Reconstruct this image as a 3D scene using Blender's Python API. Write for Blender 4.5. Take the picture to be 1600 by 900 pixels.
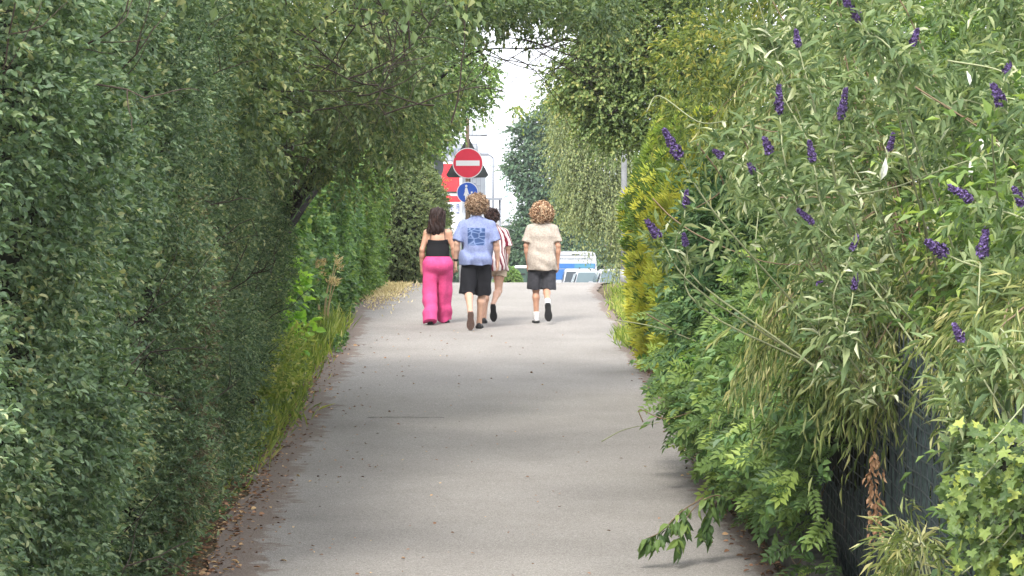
import bpy, bmesh, math, random
import numpy as np
from mathutils import Vector, Matrix

for _o in list(bpy.data.objects):
    bpy.data.objects.remove(_o)
scene = bpy.context.scene
COL = scene.collection
R = math.radians

# ------------------------------------------------------------------ camera
F = 5333.0                      # focal length in photo pixels (1600 wide)
CAMZ, HY, CX = 4.0, 340.0, 800.0
cam_d = bpy.data.cameras.new('camera')
cam = bpy.data.objects.new('camera', cam_d)
COL.objects.link(cam)
cam_d.sensor_width = 36.0
cam_d.lens = 120.0
cam_d.clip_start = 0.5
cam_d.clip_end = 6000
cam.location = (0, 0, CAMZ)
cam.rotation_euler = (R(90) - math.atan((450 - HY) / F), 0, 0)
scene.camera = cam

# ------------------------------------------------------------------ sky and sun (bright overcast)
SUN_EL, SUN_AZ = R(46), R(197)      # sun high, behind the camera
world = bpy.data.worlds.new('World')
scene.world = world
world.use_nodes = True
wn, wl = world.node_tree.nodes, world.node_tree.links
wn.clear()
sky = wn.new('ShaderNodeTexSky')
sky.sky_type = 'NISHITA'
sky.sun_disc = False
sky.sun_elevation = SUN_EL
sky.sun_rotation = SUN_AZ
sky.air_density = 1.0
sky.dust_density = 4.0
sky.ozone_density = 1.0
hs = wn.new('ShaderNodeHueSaturation')
hs.inputs['Saturation'].default_value = 0.30
mixc = wn.new('ShaderNodeMix')
mixc.data_type = 'RGBA'
mixc.inputs['Factor'].default_value = 0.6
mixc.inputs['B'].default_value = (9.6, 9.9, 10.6, 1)     # the even cloud layer
bg = wn.new('ShaderNodeBackground')
bg.inputs['Strength'].default_value = 0.12
wo = wn.new('ShaderNodeOutputWorld')
wl.new(sky.outputs[0], hs.inputs['Color'])
wl.new(hs.outputs[0], mixc.inputs['A'])
wl.new(mixc.outputs['Result'], bg.inputs['Color'])
wl.new(bg.outputs[0], wo.inputs[0])

sun_d = bpy.data.lights.new('sun', 'SUN')
sun_d.energy = 1.5
sun_d.angle = R(14)
sun_d.color = (1.0, 0.96, 0.89)
sun = bpy.data.objects.new('sun', sun_d)
COL.objects.link(sun)
_sd = Vector((math.sin(SUN_AZ) * math.cos(SUN_EL), math.cos(SUN_AZ) * math.cos(SUN_EL), math.sin(SUN_EL)))
sun.rotation_euler = _sd.to_track_quat('Z', 'Y').to_euler()
sun.location = (0, 0, 40)

scene.view_settings.view_transform = 'Standard'
scene.view_settings.look = 'None'
scene.view_settings.exposure = 1.66
scene.view_settings.gamma = 1.0
scene.view_settings.use_curve_mapping = False
scene.cycles.max_bounces = 8
scene.cycles.diffuse_bounces = 4
scene.cycles.glossy_bounces = 2
scene.cycles.transmission_bounces = 4
scene.cycles.transparent_max_bounces = 4
scene.cycles.use_denoising = True

# ------------------------------------------------------------------ helpers
def rng_(s):
    return np.random.default_rng(s)

def px(x, y, Y):
    """photo pixel at depth Y metres -> world point"""
    return np.array([(x - CX) / F * Y, Y, CAMZ + (HY - y) / F * Y])

def zg(Y):
    """height of the ground along the path: rises to a crest, then falls to the road beyond"""
    Y = np.asarray(Y, dtype=float)
    u = np.clip(Y - 53.0, 0, 10)
    z = 0.613 + 0.0405 * np.minimum(Y, 53.0) + 0.0405 * u - 0.003775 * u * u
    v = np.clip(Y - 63.0, 0, 82.0)
    z = z - 0.035 * v
    return np.maximum(z, -0.085) if z.ndim else max(float(z), -0.085)

def edgeL(Y):
    Y = np.asarray(Y, dtype=float)
    return -2.15 - 0.0111 * (np.minimum(Y, 50) - 23.4) + 0.085 * np.clip(Y - 50, 0, 12)

def edgeR(Y):
    Y = np.asarray(Y, dtype=float)
    return 1.80 - 0.0122 * (np.minimum(Y, 56) - 23.4) + 0.06 * np.clip(Y - 56, 0, 40)

def norm(v):
    v = np.asarray(v, dtype=float)
    return v / np.maximum(np.linalg.norm(v, axis=-1, keepdims=True), 1e-9)

def tag(o, label=None, cat=None, group=None, kind=None):
    if label: o['label'] = label
    if cat: o['category'] = cat
    if group: o['group'] = group
    if kind: o['kind'] = kind
    return o

def empty(name, loc, label, cat, group=None, rz=0.0):
    o = bpy.data.objects.new(name, None)
    o.empty_display_size = 0.2
    COL.objects.link(o)
    o.location = loc
    o.rotation_euler = (0, 0, rz)
    return tag(o, label, cat, group)

def link(name, me, mat=None, parent=None, kind=None):
    o = bpy.data.objects.new(name, me)
    COL.objects.link(o)
    if mat is not None and not me.materials:
        me.materials.append(mat)
    if parent is not None:
        o.parent = parent
    if kind: o['kind'] = kind
    return o

def place(o, parent):
    """parent a mesh built in world coordinates under an Empty standing elsewhere (no rotation)"""
    o.parent = parent
    o.location = -Vector(parent.location)
    return o

def mesh_np(name, V, faces, smooth=False):
    """V (n,3); faces: list of int arrays (m,k)"""
    me = bpy.data.meshes.new(name)
    V = np.asarray(V, dtype=np.float32)
    faces = [np.asarray(f, dtype=np.int32) for f in faces if len(f)]
    me.vertices.add(len(V))
    me.vertices.foreach_set('co', V.ravel())
    nl = sum(f.size for f in faces)
    nf = sum(len(f) for f in faces)
    me.loops.add(nl)
    me.polygons.add(nf)
    me.loops.foreach_set('vertex_index', np.concatenate([f.ravel() for f in faces]))
    tot = np.concatenate([np.full(len(f), f.shape[1], dtype=np.int32) for f in faces])
    st = np.concatenate([[0], np.cumsum(tot)[:-1]]).astype(np.int32)
    me.polygons.foreach_set('loop_start', st)
    me.polygons.foreach_set('loop_total', tot)
    me.polygons.foreach_set('use_smooth', np.full(nf, smooth, dtype=bool))
    me.update(calc_edges=True)
    return me

def face_attr(me, name, vals):
    a = me.attributes.new(name, 'FLOAT', 'FACE')
    a.data.foreach_set('value', np.asarray(vals, dtype=np.float32))

class MB:
    """collects boxes, tubes and prisms into one mesh"""
    def __init__(s):
        s.V, s.Q, s.T, s.n = [], [], [], 0
    def add(s, V, Q=None, T=None):
        V = np.asarray(V, dtype=float)
        if Q is not None and len(Q): s.Q.append(np.asarray(Q) + s.n)
        if T is not None and len(T): s.T.append(np.asarray(T) + s.n)
        s.V.append(V); s.n += len(V)
        return s
    def box(s, c, d, rz=0.0):
        x, y, z = d[0] / 2, d[1] / 2, d[2] / 2
        V = np.array([[-x,-y,-z],[x,-y,-z],[x,y,-z],[-x,y,-z],[-x,-y,z],[x,-y,z],[x,y,z],[-x,y,z]])
        if rz:
            ca, sa = math.cos(rz), math.sin(rz)
            V = np.stack([V[:,0]*ca - V[:,1]*sa, V[:,0]*sa + V[:,1]*ca, V[:,2]], 1)
        return s.add(V + np.asarray(c), [[0,3,2,1],[4,5,6,7],[0,1,5,4],[1,2,6,5],[2,3,7,6],[3,0,4,7]])
    def tube(s, P, r, n=6, cap=True):
        P = np.asarray(P, dtype=float); m = len(P)
        r = np.broadcast_to(np.asarray(r, dtype=float), (m,))
        T = norm(np.gradient(P, axis=0))
        ref = np.array([0.0, 0.0, 1.0]) if abs(T[0, 2]) < 0.9 else np.array([1.0, 0.0, 0.0])
        A = norm(np.cross(T, ref)); B = np.cross(T, A)
        a = np.linspace(0, 2*np.pi, n, endpoint=False)
        V = P[:,None] + r[:,None,None]*(np.cos(a)[None,:,None]*A[:,None] + np.sin(a)[None,:,None]*B[:,None])
        i = np.arange(m-1)[:,None]*n; j = np.arange(n)[None]; k = (j+1) % n
        Q = np.stack([i+j, i+k, i+n+k, i+n+j], -1).reshape(-1, 4)
        V = V.reshape(-1, 3)
        if cap:
            V = np.concatenate([V, P[:1], P[-1:]])
            c0, c1 = m*n, m*n+1
            jj = np.arange(n); kk = (jj+1) % n
            T_ = np.concatenate([np.stack([kk, jj, np.full(n, c0)], 1), np.stack([(m-1)*n+jj, (m-1)*n+kk, np.full(n, c1)], 1)])
            return s.add(V, Q, T_)
        return s.add(V, Q)
    def prism(s, poly, y0, y1, axis='y'):
        """poly in (x,z), extruded along y"""
        p = np.asarray(poly, dtype=float); n = len(p)
        V = np.concatenate([np.stack([p[:,0], np.full(n, y0), p[:,1]], 1), np.stack([p[:,0], np.full(n, y1), p[:,1]], 1),
                            [[p[:,0].mean(), y0, p[:,1].mean()]], [[p[:,0].mean(), y1, p[:,1].mean()]]])
        if axis == 'x':
            V = V[:, [1, 0, 2]]
        j = np.arange(n); k = (j+1) % n
        Q = np.stack([j, j+n, k+n, k], 1)
        T = np.concatenate([np.stack([j, k, np.full(n, 2*n)], 1), np.stack([k+n, j+n, np.full(n, 2*n+1)], 1)])
        return s.add(V, Q, T)
    def mesh(s, name, smooth=False):
        fs = []
        if s.Q: fs.append(np.concatenate(s.Q))
        if s.T: fs.append(np.concatenate(s.T))
        return mesh_np(name, np.concatenate(s.V), fs, smooth)
    def build(s, name, mat, parent=None, smooth=False, bevel=0, kind=None):
        me = s.mesh(name, smooth)
        bm = bmesh.new(); bm.from_mesh(me)
        bmesh.ops.recalc_face_normals(bm, faces=bm.faces)
        if bevel:
            bmesh.ops.bevel(bm, geom=bm.edges[:], offset=bevel, segments=2, affect='EDGES', clamp_overlap=True)
        bm.to_mesh(me); bm.free()
        return link(name, me, mat, parent, kind)

# ------------------------------------------------------------------ materials
def nt(name):
    m = bpy.data.materials.new(name)
    m.use_nodes = True
    n, l = m.node_tree.nodes, m.node_tree.links
    return m, n, l, n['Principled BSDF']

def mat(name, col, rough=0.6, spec=0.4, metal=0.0, var=0.0, scale=20.0, bump=0.0, bscale=80.0):
    m, n, l, b = nt(name)
    b.inputs['Base Color'].default_value = (*col, 1)
    b.inputs['Roughness'].default_value = rough
    b.inputs['Specular IOR Level'].default_value = spec
    b.inputs['Metallic'].default_value = metal
    if var or bump:
        tc = n.new('ShaderNodeTexCoord')
        if var:
            no = n.new('ShaderNodeTexNoise'); no.inputs['Scale'].default_value = scale; no.inputs['Detail'].default_value = 4
            l.new(tc.outputs['Object'], no.inputs['Vector'])
            cr = n.new('ShaderNodeValToRGB')
            cr.color_ramp.elements[0].position = 0.3; cr.color_ramp.elements[1].position = 0.7
            cr.color_ramp.elements[0].color = (*[c*(1-var) for c in col], 1)
            cr.color_ramp.elements[1].color = (*[min(1, c*(1+var)) for c in col], 1)
            l.new(no.outputs[0], cr.inputs[0]); l.new(cr.outputs[0], b.inputs['Base Color'])
        if bump:
            nb = n.new('ShaderNodeTexNoise'); nb.inputs['Scale'].default_value = bscale; nb.inputs['Detail'].default_value = 3
            l.new(tc.outputs['Object'], nb.inputs['Vector'])
            bp = n.new('ShaderNodeBump'); bp.inputs['Strength'].default_value = bump; bp.inputs['Distance'].default_value = 0.02
            l.new(nb.outputs[0], bp.inputs['Height']); l.new(bp.outputs[0], b.inputs['Normal'])
    return m

LEAF_GAIN = 1.85
def leaf_mat(name, cols, trans=0.25, rough=0.42, spec=0.45, hue_noise=0.9, nscale=0.9):
    """cols: list of (position, rgb) along a per-leaf random value; a slow noise shifts whole clumps"""
    m, n, l, b = nt(name)
    cols = [(p, tuple(min(.8, q*LEAF_GAIN) for q in c)) for p, c in cols]
    at = n.new('ShaderNodeAttribute'); at.attribute_name = 'rnd'
    oi = n.new('ShaderNodeObjectInfo')
    ge = n.new('ShaderNodeNewGeometry')
    no = n.new('ShaderNodeTexNoise'); no.inputs['Scale'].default_value = nscale; no.inputs['Detail'].default_value = 2
    l.new(ge.outputs['Position'], no.inputs['Vector'])
    a1 = n.new('ShaderNodeMath'); a1.operation = 'ADD'
    fr = n.new('ShaderNodeMath'); fr.operation = 'FRACT'
    l.new(at.outputs['Fac'], a1.inputs[0]); l.new(oi.outputs['Random'], a1.inputs[1]); l.new(a1.outputs[0], fr.inputs[0])
    mu = n.new('ShaderNodeMath'); mu.operation = 'MULTIPLY_ADD'      # (noise-.5)*hue_noise + fract
    sb = n.new('ShaderNodeMath'); sb.operation = 'SUBTRACT'; sb.inputs[1].default_value = 0.5
    l.new(no.outputs[0], sb.inputs[0]); l.new(sb.outputs[0], mu.inputs[0]); mu.inputs[1].default_value = hue_noise
    l.new(fr.outputs[0], mu.inputs[2]); mu.use_clamp = True
    cr = n.new('ShaderNodeValToRGB')
    el = cr.color_ramp.elements
    el[0].position, el[0].color = cols[0][0], (*cols[0][1], 1)
    el[1].position, el[1].color = cols[-1][0], (*cols[-1][1], 1)
    for p, c in cols[1:-1]:
        e = el.new(p); e.color = (*c, 1)
    l.new(mu.outputs[0], cr.inputs[0])
    l.new(cr.outputs[0], b.inputs['Base Color'])
    b.inputs['Roughness'].default_value = rough
    b.inputs['Specular IOR Level'].default_value = spec*.6
    tr = n.new('ShaderNodeBsdfTranslucent')
    hv = n.new('ShaderNodeMix'); hv.data_type = 'RGBA'; hv.blend_type = 'MULTIPLY'; hv.inputs['Factor'].default_value = 1.0
    hv.inputs['B'].default_value = (1.5, 1.6, 0.7, 1)
    l.new(cr.outputs[0], hv.inputs['A']); l.new(hv.outputs['Result'], tr.inputs['Color'])
    mx = n.new('ShaderNodeMixShader'); mx.inputs[0].default_value = trans
    l.new(b.outputs[0], mx.inputs[1]); l.new(tr.outputs[0], mx.inputs[2])
    l.new(mx.outputs[0], n['Material Output'].inputs[0])
    return m

# ------------------------------------------------------------------ leaves
TPL = {
 'diamond': (np.array([[0,0,0],[.5,.45,.12],[0,1,-.1],[-.5,.45,.12]]), [[[0,1,2],[0,2,3]]]),
 'hex': (np.array([[0,0,0],[.42,.28,.1],[.45,.62,.08],[0,1,-.12],[-.45,.62,.08],[-.42,.28,.1]]), [[[0,1,2,3],[0,3,4,5]]]),
 'long': (np.array([[0,0,0],[0,.33,.05],[0,.68,0],[0,1,-.2],[.40,.28,.12],[.42,.6,.06],[-.40,.28,.12],[-.42,.6,.06]]),
          [[[1,4,5,2],[6,1,2,7]], [[0,4,1],[2,5,3],[0,1,6],[7,2,3]]]),
 'blade': (np.array([[0,0,0],[.5,.4,.03],[0,1,-.22],[-.5,.4,.03]]), [[[0,1,2],[0,2,3]]]),
}
_iv = []
for a_, r_ in [(-90,.12),(-50,.42),(-20,.62),(10,.40),(30,.66),(62,.50),(90,1.0),(118,.50),(150,.66),(170,.40),(200,.62),(230,.42)]:
    _iv.append([math.cos(R(a_))*r_*0.62, 0.28 + math.sin(R(a_))*r_*0.72, 0.05*math.sin(a_)])
TPL['ivy'] = (np.array(_iv + [[0,.30,-.05]]), [[[i, (i+1) % 12, 12] for i in range(12)]])
def _fan():
    V, T = [], []
    for k, (a, l_) in enumerate([(-62,.55),(-38,.8),(-14,.95),(12,1.0),(36,.85),(60,.6)]):
        d = np.array([math.sin(R(a)), math.cos(R(a))]); p = np.array([d[1], -d[0]])
        o = np.array([0, .12*abs(k-2.5)])
        i = len(V); z = .06*math.sin(k*2.1)
        for q, zz in ((o, 0), (o+d*l_*.55+p*.075, z+.03), (o+d*l_, z-.06), (o+d*l_*.55-p*.075, z-.03)):
            V.append([q[0], q[1], zz])
        T += [[i,i+1,i+2],[i,i+2,i+3]]
    return np.array(V), [T]
TPL['fan'] = _fan()
def _pinnate(nn=6):
    V, T = [], []
    def leaflet(o, d, L, w, z):
        i = len(V); p = np.array([d[1], -d[0]])
        for q, zz in ((o, z), (o+d*L*.4+p*w, z+.02), (o+d*L, z-.05), (o+d*L*.4-p*w, z+.02)):
            V.append([q[0], q[1], zz])
        T.extend([[i,i+1,i+2],[i,i+2,i+3]])
    for k in range(nn):
        t = .16 + .74*k/(nn-1)
        L = .30*(1-.35*abs(t-.45))
        for sgn in (-1, 1):
            a = R(58+6*math.sin(k*1.7+sgn))
            leaflet(np.array([0, t+.02*sgn]), np.array([sgn*math.sin(a), math.cos(a)]), L*1.12, .078, -.25*t*t)
    leaflet(np.array([0, .92]), np.array([0, 1.0]), .30, .075, -.25)
    for t in (0, .25, .5, .75):
        i = len(V); z0, z1 = -.25*t*t, -.25*(t+.25)**2
        V.extend([[-.008, t, z0],[.008, t, z0],[.008, t+.25, z1],[-.008, t+.25, z1]])
        T.extend([[i,i+1,i+2],[i,i+2,i+3]])
    return np.array(V), [T]
TPL['pinnate'] = _pinnate()

class Leaves:
    def __init__(s, O, A, N, L, W, rnd):
        s.O, s.A, s.N, s.L, s.W, s.rnd = O, A, N, L, W, rnd
    def pick(s, idx):
        return Leaves(s.O[idx], s.A[idx], s.N[idx], s.L[idx], s.W[idx], s.rnd[idx])
    @staticmethod
    def cat(ls):
        return Leaves(*[np.concatenate([getattr(q, k) for q in ls]) for k in ('O','A','N','L','W','rnd')])

def frame(A, N):
    A = norm(A)
    N = norm(N - (N*A).sum(-1, keepdims=True)*A)
    return A, np.cross(A, N), N

def shoots(P, D, L, n, ll, lw, seed, theta=0.95, droop=0.15, ldroop=0.15, up=0.7, out=0.5, jit=0.6):
    """leaves set along little shoots: P base points, D directions, L lengths, n leaves on each"""
    g = rng_(seed)
    m = len(P)
    P = np.repeat(P, n, 0); D = norm(np.repeat(D, n, 0)); L = np.repeat(np.broadcast_to(L, (m,)), n)
    k = m*n
    t = ((np.tile(np.arange(n), m) + g.random(k)) / n)
    ref = norm(g.normal(size=(k, 3)))
    U = norm(np.cross(D, ref))
    th = theta*(0.7 + 0.6*g.random(k))*(1 - 0.45*t)
    A = D*np.cos(th)[:,None] + U*np.sin(th)[:,None]
    A[:,2] -= ldroop + 0.2*g.random(k)
    A = norm(A)
    O = P + D*(L*t)[:,None]
    O[:,2] -= droop*L*t*t
    N = np.array([0,0,up]) + D*out + g.normal(size=(k,3))*jit*0.5
    s = 0.65 + 0.6*g.random(k)
    return Leaves(O, A, N, ll*s, lw*s, g.random(k))

def leaf_mesh(name, lv, tpl='diamond'):
    V, F_ = TPL[tpl]
    A, B, N = frame(lv.A, lv.N)
    n, k = len(lv.O), len(V)
    X = (lv.O[:,None,:] + B[:,None,:]*(V[None,:,0:1]*lv.W[:,None,None]) + A[:,None,:]*(V[None,:,1:2]*lv.L[:,None,None])
         + N[:,None,:]*(V[None,:,2:3]*lv.L[:,None,None]))
    off = (np.arange(n)*k)[:,None,None]
    fs = [(np.asarray(f)[None] + off).reshape(-1, len(f[0])) for f in F_]
    me = mesh_np(name, X.reshape(-1, 3), fs)
    face_attr(me, 'rnd', np.concatenate([np.repeat(lv.rnd, len(f)) for f in F_]))
    return me

def foliage(name, lv, tpl, m, parent):
    o = link(name, leaf_mesh(name, lv, tpl), m, None, 'stuff')
    return place(o, parent)

_unit = {}
def single_leaves(lv, tpl, m, parent, count=300, name='leaf', cell=7.0, ymax=1e9):
    """the leaves that show largest become objects of their own; returns the indices left over"""
    c = lv.O + norm(lv.A)*(lv.L*0.5)[:,None]
    u = CX + c[:,0]/c[:,1]*F; v = HY - (c[:,2]-CAMZ)/c[:,1]*F
    ok = np.where((u > 3) & (u < 1597) & (v > 3) & (v < 897) & (c[:,1] < ymax))[0]
    key = (u[ok]//cell).astype(int)*1000 + (v[ok]//cell).astype(int)
    order = np.argsort(c[ok,1])
    _, first = np.unique(key[order], return_index=True)
    vis = ok[order[first]]
    AA, BB, NN = frame(lv.A[vis], lv.N[vis])
    face = np.abs(NN[:,1])*0.7 + 0.3
    best = vis[np.argsort(-(lv.L[vis]*lv.W[vis]/c[vis,1]**2*face))][:count]
    kk = (tpl, m.name)
    if kk not in _unit:
        V, F_ = TPL[tpl]
        me = mesh_np(name, V, F_)
        face_attr(me, 'rnd', np.zeros(sum(len(f) for f in F_)))
        me.materials.append(m)
        _unit[kk] = me
    A, B, N = frame(lv.A, lv.N)
    pl = parent.location
    for i in best:
        o = bpy.data.objects.new(name, _unit[kk])
        M = Matrix(((B[i,0]*lv.W[i], A[i,0]*lv.L[i], N[i,0]*lv.L[i], lv.O[i,0]-pl[0]),
                    (B[i,1]*lv.W[i], A[i,1]*lv.L[i], N[i,1]*lv.L[i], lv.O[i,1]-pl[1]),
                    (B[i,2]*lv.W[i], A[i,2]*lv.L[i], N[i,2]*lv.L[i], lv.O[i,2]-pl[2]), (0,0,0,1)))
        COL.objects.link(o)
        o.parent = parent
        o.matrix_local = M
    rest = np.ones(len(lv.O), dtype=bool); rest[best] = False
    return lv.pick(np.where(rest)[0])

def ellip_pts(g, n, c, r, shell=0.0):
    """random points in an ellipsoid, pushed to the outside by shell"""
    d = norm(g.normal(size=(n,3)))
    q = g.random(n)**(1/3.0)
    q = shell + (1-shell)*q
    return np.asarray(c) + d*q[:,None]*np.asarray(r), d

def crown(seed, puffs, n_shoots, L, n, ll, lw, droop=0.25, ldroop=0.25, shell=0.35, out=0.6, upd=0.15, **kw):
    """puffs: list of (centre, radii); shoots spread over them by volume^(2/3)"""
    g = rng_(seed)
    w = np.array([(p[1][0]*p[1][1]*p[1][2])**(2/3) for p in puffs]); w = w/w.sum()
    Ps, Ds = [], []
    for (c, r), q in zip(puffs, w):
        p, d = ellip_pts(g, max(3, int(n_shoots*q)), c, r, shell)
        Ps.append(p); Ds.append(d*np.array([1,1,.7]) + g.normal(size=d.shape)*.45 + np.array([0,0,upd]))
    P = np.concatenate(Ps); D = np.concatenate(Ds)
    return shoots(P, D, L*(0.6+0.8*g.random(len(P))), n, ll, lw, seed+1, droop=droop, ldroop=ldroop, out=out, **kw)

def wobble(P, amp, seed, keep_ends=True):
    g = rng_(seed)
    P = np.array(P, dtype=float)
    Q = P + g.normal(size=P.shape)*amp
    if keep_ends: Q[0] = P[0]; Q[-1] = P[-1]
    return Q

def curve_pts(ctrl, n):
    """Catmull-Rom through the control points"""
    c = np.asarray(ctrl, dtype=float)
    c = np.concatenate([[2*c[0]-c[1]], c, [2*c[-1]-c[-2]]])
    m = len(c)-3
    t = np.linspace(0, m-1e-6, n); i = t.astype(int); f = (t-i)[:,None]
    a, b, d, e = c[i], c[i+1], c[i+2], c[i+3]
    return .5*((2*b)+(-a+d)*f+(2*a-5*b+4*d-e)*f**2+(-a+3*b-3*d+e)*f**3)

def limb(name, ctrl, r0, r1, m, parent, n=14, sides=8, seed=0):
    P = wobble(curve_pts(ctrl, n), r0*0.15, seed)
    b = MB().tube(P, np.linspace(r0, r1, n)*(1+.08*np.sin(np.arange(n)*1.9+seed)), sides)
    o = b.build(name, m, None, smooth=True)
    return place(o, parent)

def twig_net(name, starts, dirs, L, r, m, parent, seed, depth=2):
    """fine dark twigs, one mesh"""
    g = rng_(seed); b = MB()
    def grow(p, d, L_, r_, k):
        n = 6
        pts = [p]
        for i in range(n):
            d = norm(d + g.normal(size=3)*.16)
            pts.append(pts[-1] + d*L_/n)
        b.tube(np.array(pts), np.linspace(r_, r_*.45, n+1), 4, cap=False)
        if k > 0:
            for i in range(g.integers(2, 5)):
                j = g.integers(1, n+1)
                grow(pts[j], norm(d + g.normal(size=3)*.55), L_*(.4+.3*g.random()), r_*.55, k-1)
    for p, d in zip(starts, dirs):
        grow(np.asarray(p, float), norm(d), L*(.7+.6*g.random()), r, depth)
    o = b.build(name, m, None, kind='stuff')
    return place(o, parent)

def lumpy(name, prof, nu, nv, m, parent, seed, amp=0.1):
    """closed lumpy volume: prof(u,v)->xyz on a sphere-like grid"""
    u = np.linspace(0, 2*np.pi, nu, endpoint=False); v = np.linspace(0.02, np.pi-0.02, nv)
    g = rng_(seed)
    U, Vv = np.meshgrid(u, v, indexing='ij')
    X = prof(U, Vv)
    ns = sum(np.sin(X@(norm(g.normal(size=3))*f)+g.random()*6)*a for f, a in ((2.2,.5),(4.1,.3),(7.7,.25),(13,.15)) for _ in range(3))
    c = X.reshape(-1,3).mean(0)
    X = X + norm(X-c)*(ns*amp)[...,None]
    idx = np.arange(nu*nv).reshape(nu, nv)
    Q = np.stack([idx[:, :-1], np.roll(idx,-1,0)[:, :-1], np.roll(idx,-1,0)[:, 1:], idx[:, 1:]], -1).reshape(-1,4)
    V = np.concatenate([X.reshape(-1,3), [X[:,0].mean(0)], [X[:,-1].mean(0)]])
    i = np.arange(nu); a, b = nu*nv, nu*nv+1
    T = np.concatenate([np.stack([idx[:,0], np.full(nu,a), np.roll(idx,-1,0)[:,0]],1), np.stack([idx[:,-1], np.roll(idx,-1,0)[:,-1], np.full(nu,b)],1)])
    o = link(name, mesh_np(name, V, [Q, T], True), m, None)
    return place(o, parent)

def superell(c, r, p=0.6):
    c = np.asarray(c); r = np.asarray(r)
    def f(U, V):
        def sp(x): return np.sign(x)*np.abs(x)**p
        return c + r*np.stack([sp(np.cos(U))*sp(np.sin(V)), sp(np.sin(U))*sp(np.sin(V)), sp(np.cos(V))], -1)
    return f
# ================================================================== GROUND AND PATH
def soil_mat():
    m, n, l, b = nt('soil')
    tc = n.new('ShaderNodeNewGeometry')
    a = n.new('ShaderNodeTexNoise'); a.inputs['Scale'].default_value = 3.0; a.inputs['Detail'].default_value = 8
    c = n.new('ShaderNodeTexNoise'); c.inputs['Scale'].default_value = 45.0; c.inputs['Detail'].default_value = 4
    l.new(tc.outputs['Position'], a.inputs['Vector']); l.new(tc.outputs['Position'], c.inputs['Vector'])
    cr = n.new('ShaderNodeValToRGB')
    e = cr.color_ramp.elements
    e[0].position, e[0].color = .3, (.055,.040,.026,1)
    e[1].position, e[1].color = .72, (.17,.15,.075,1)
    k = e.new(.5); k.color = (.10,.075,.045,1)
    mx = n.new('ShaderNodeMix'); mx.inputs['Factor'].default_value = .45
    l.new(a.outputs[0], mx.inputs['A']); l.new(c.outputs[0], mx.inputs['B']); l.new(mx.outputs['Result'], cr.inputs[0])
    l.new(cr.outputs[0], b.inputs['Base Color'])
    bp = n.new('ShaderNodeBump'); bp.inputs['Strength'].default_value = .6; bp.inputs['Distance'].default_value = .03
    l.new(c.outputs[0], bp.inputs['Height']); l.new(bp.outputs[0], b.inputs['Normal'])
    b.inputs['Roughness'].default_value = .95; b.inputs['Specular IOR Level'].default_value = .15
    return m

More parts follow.
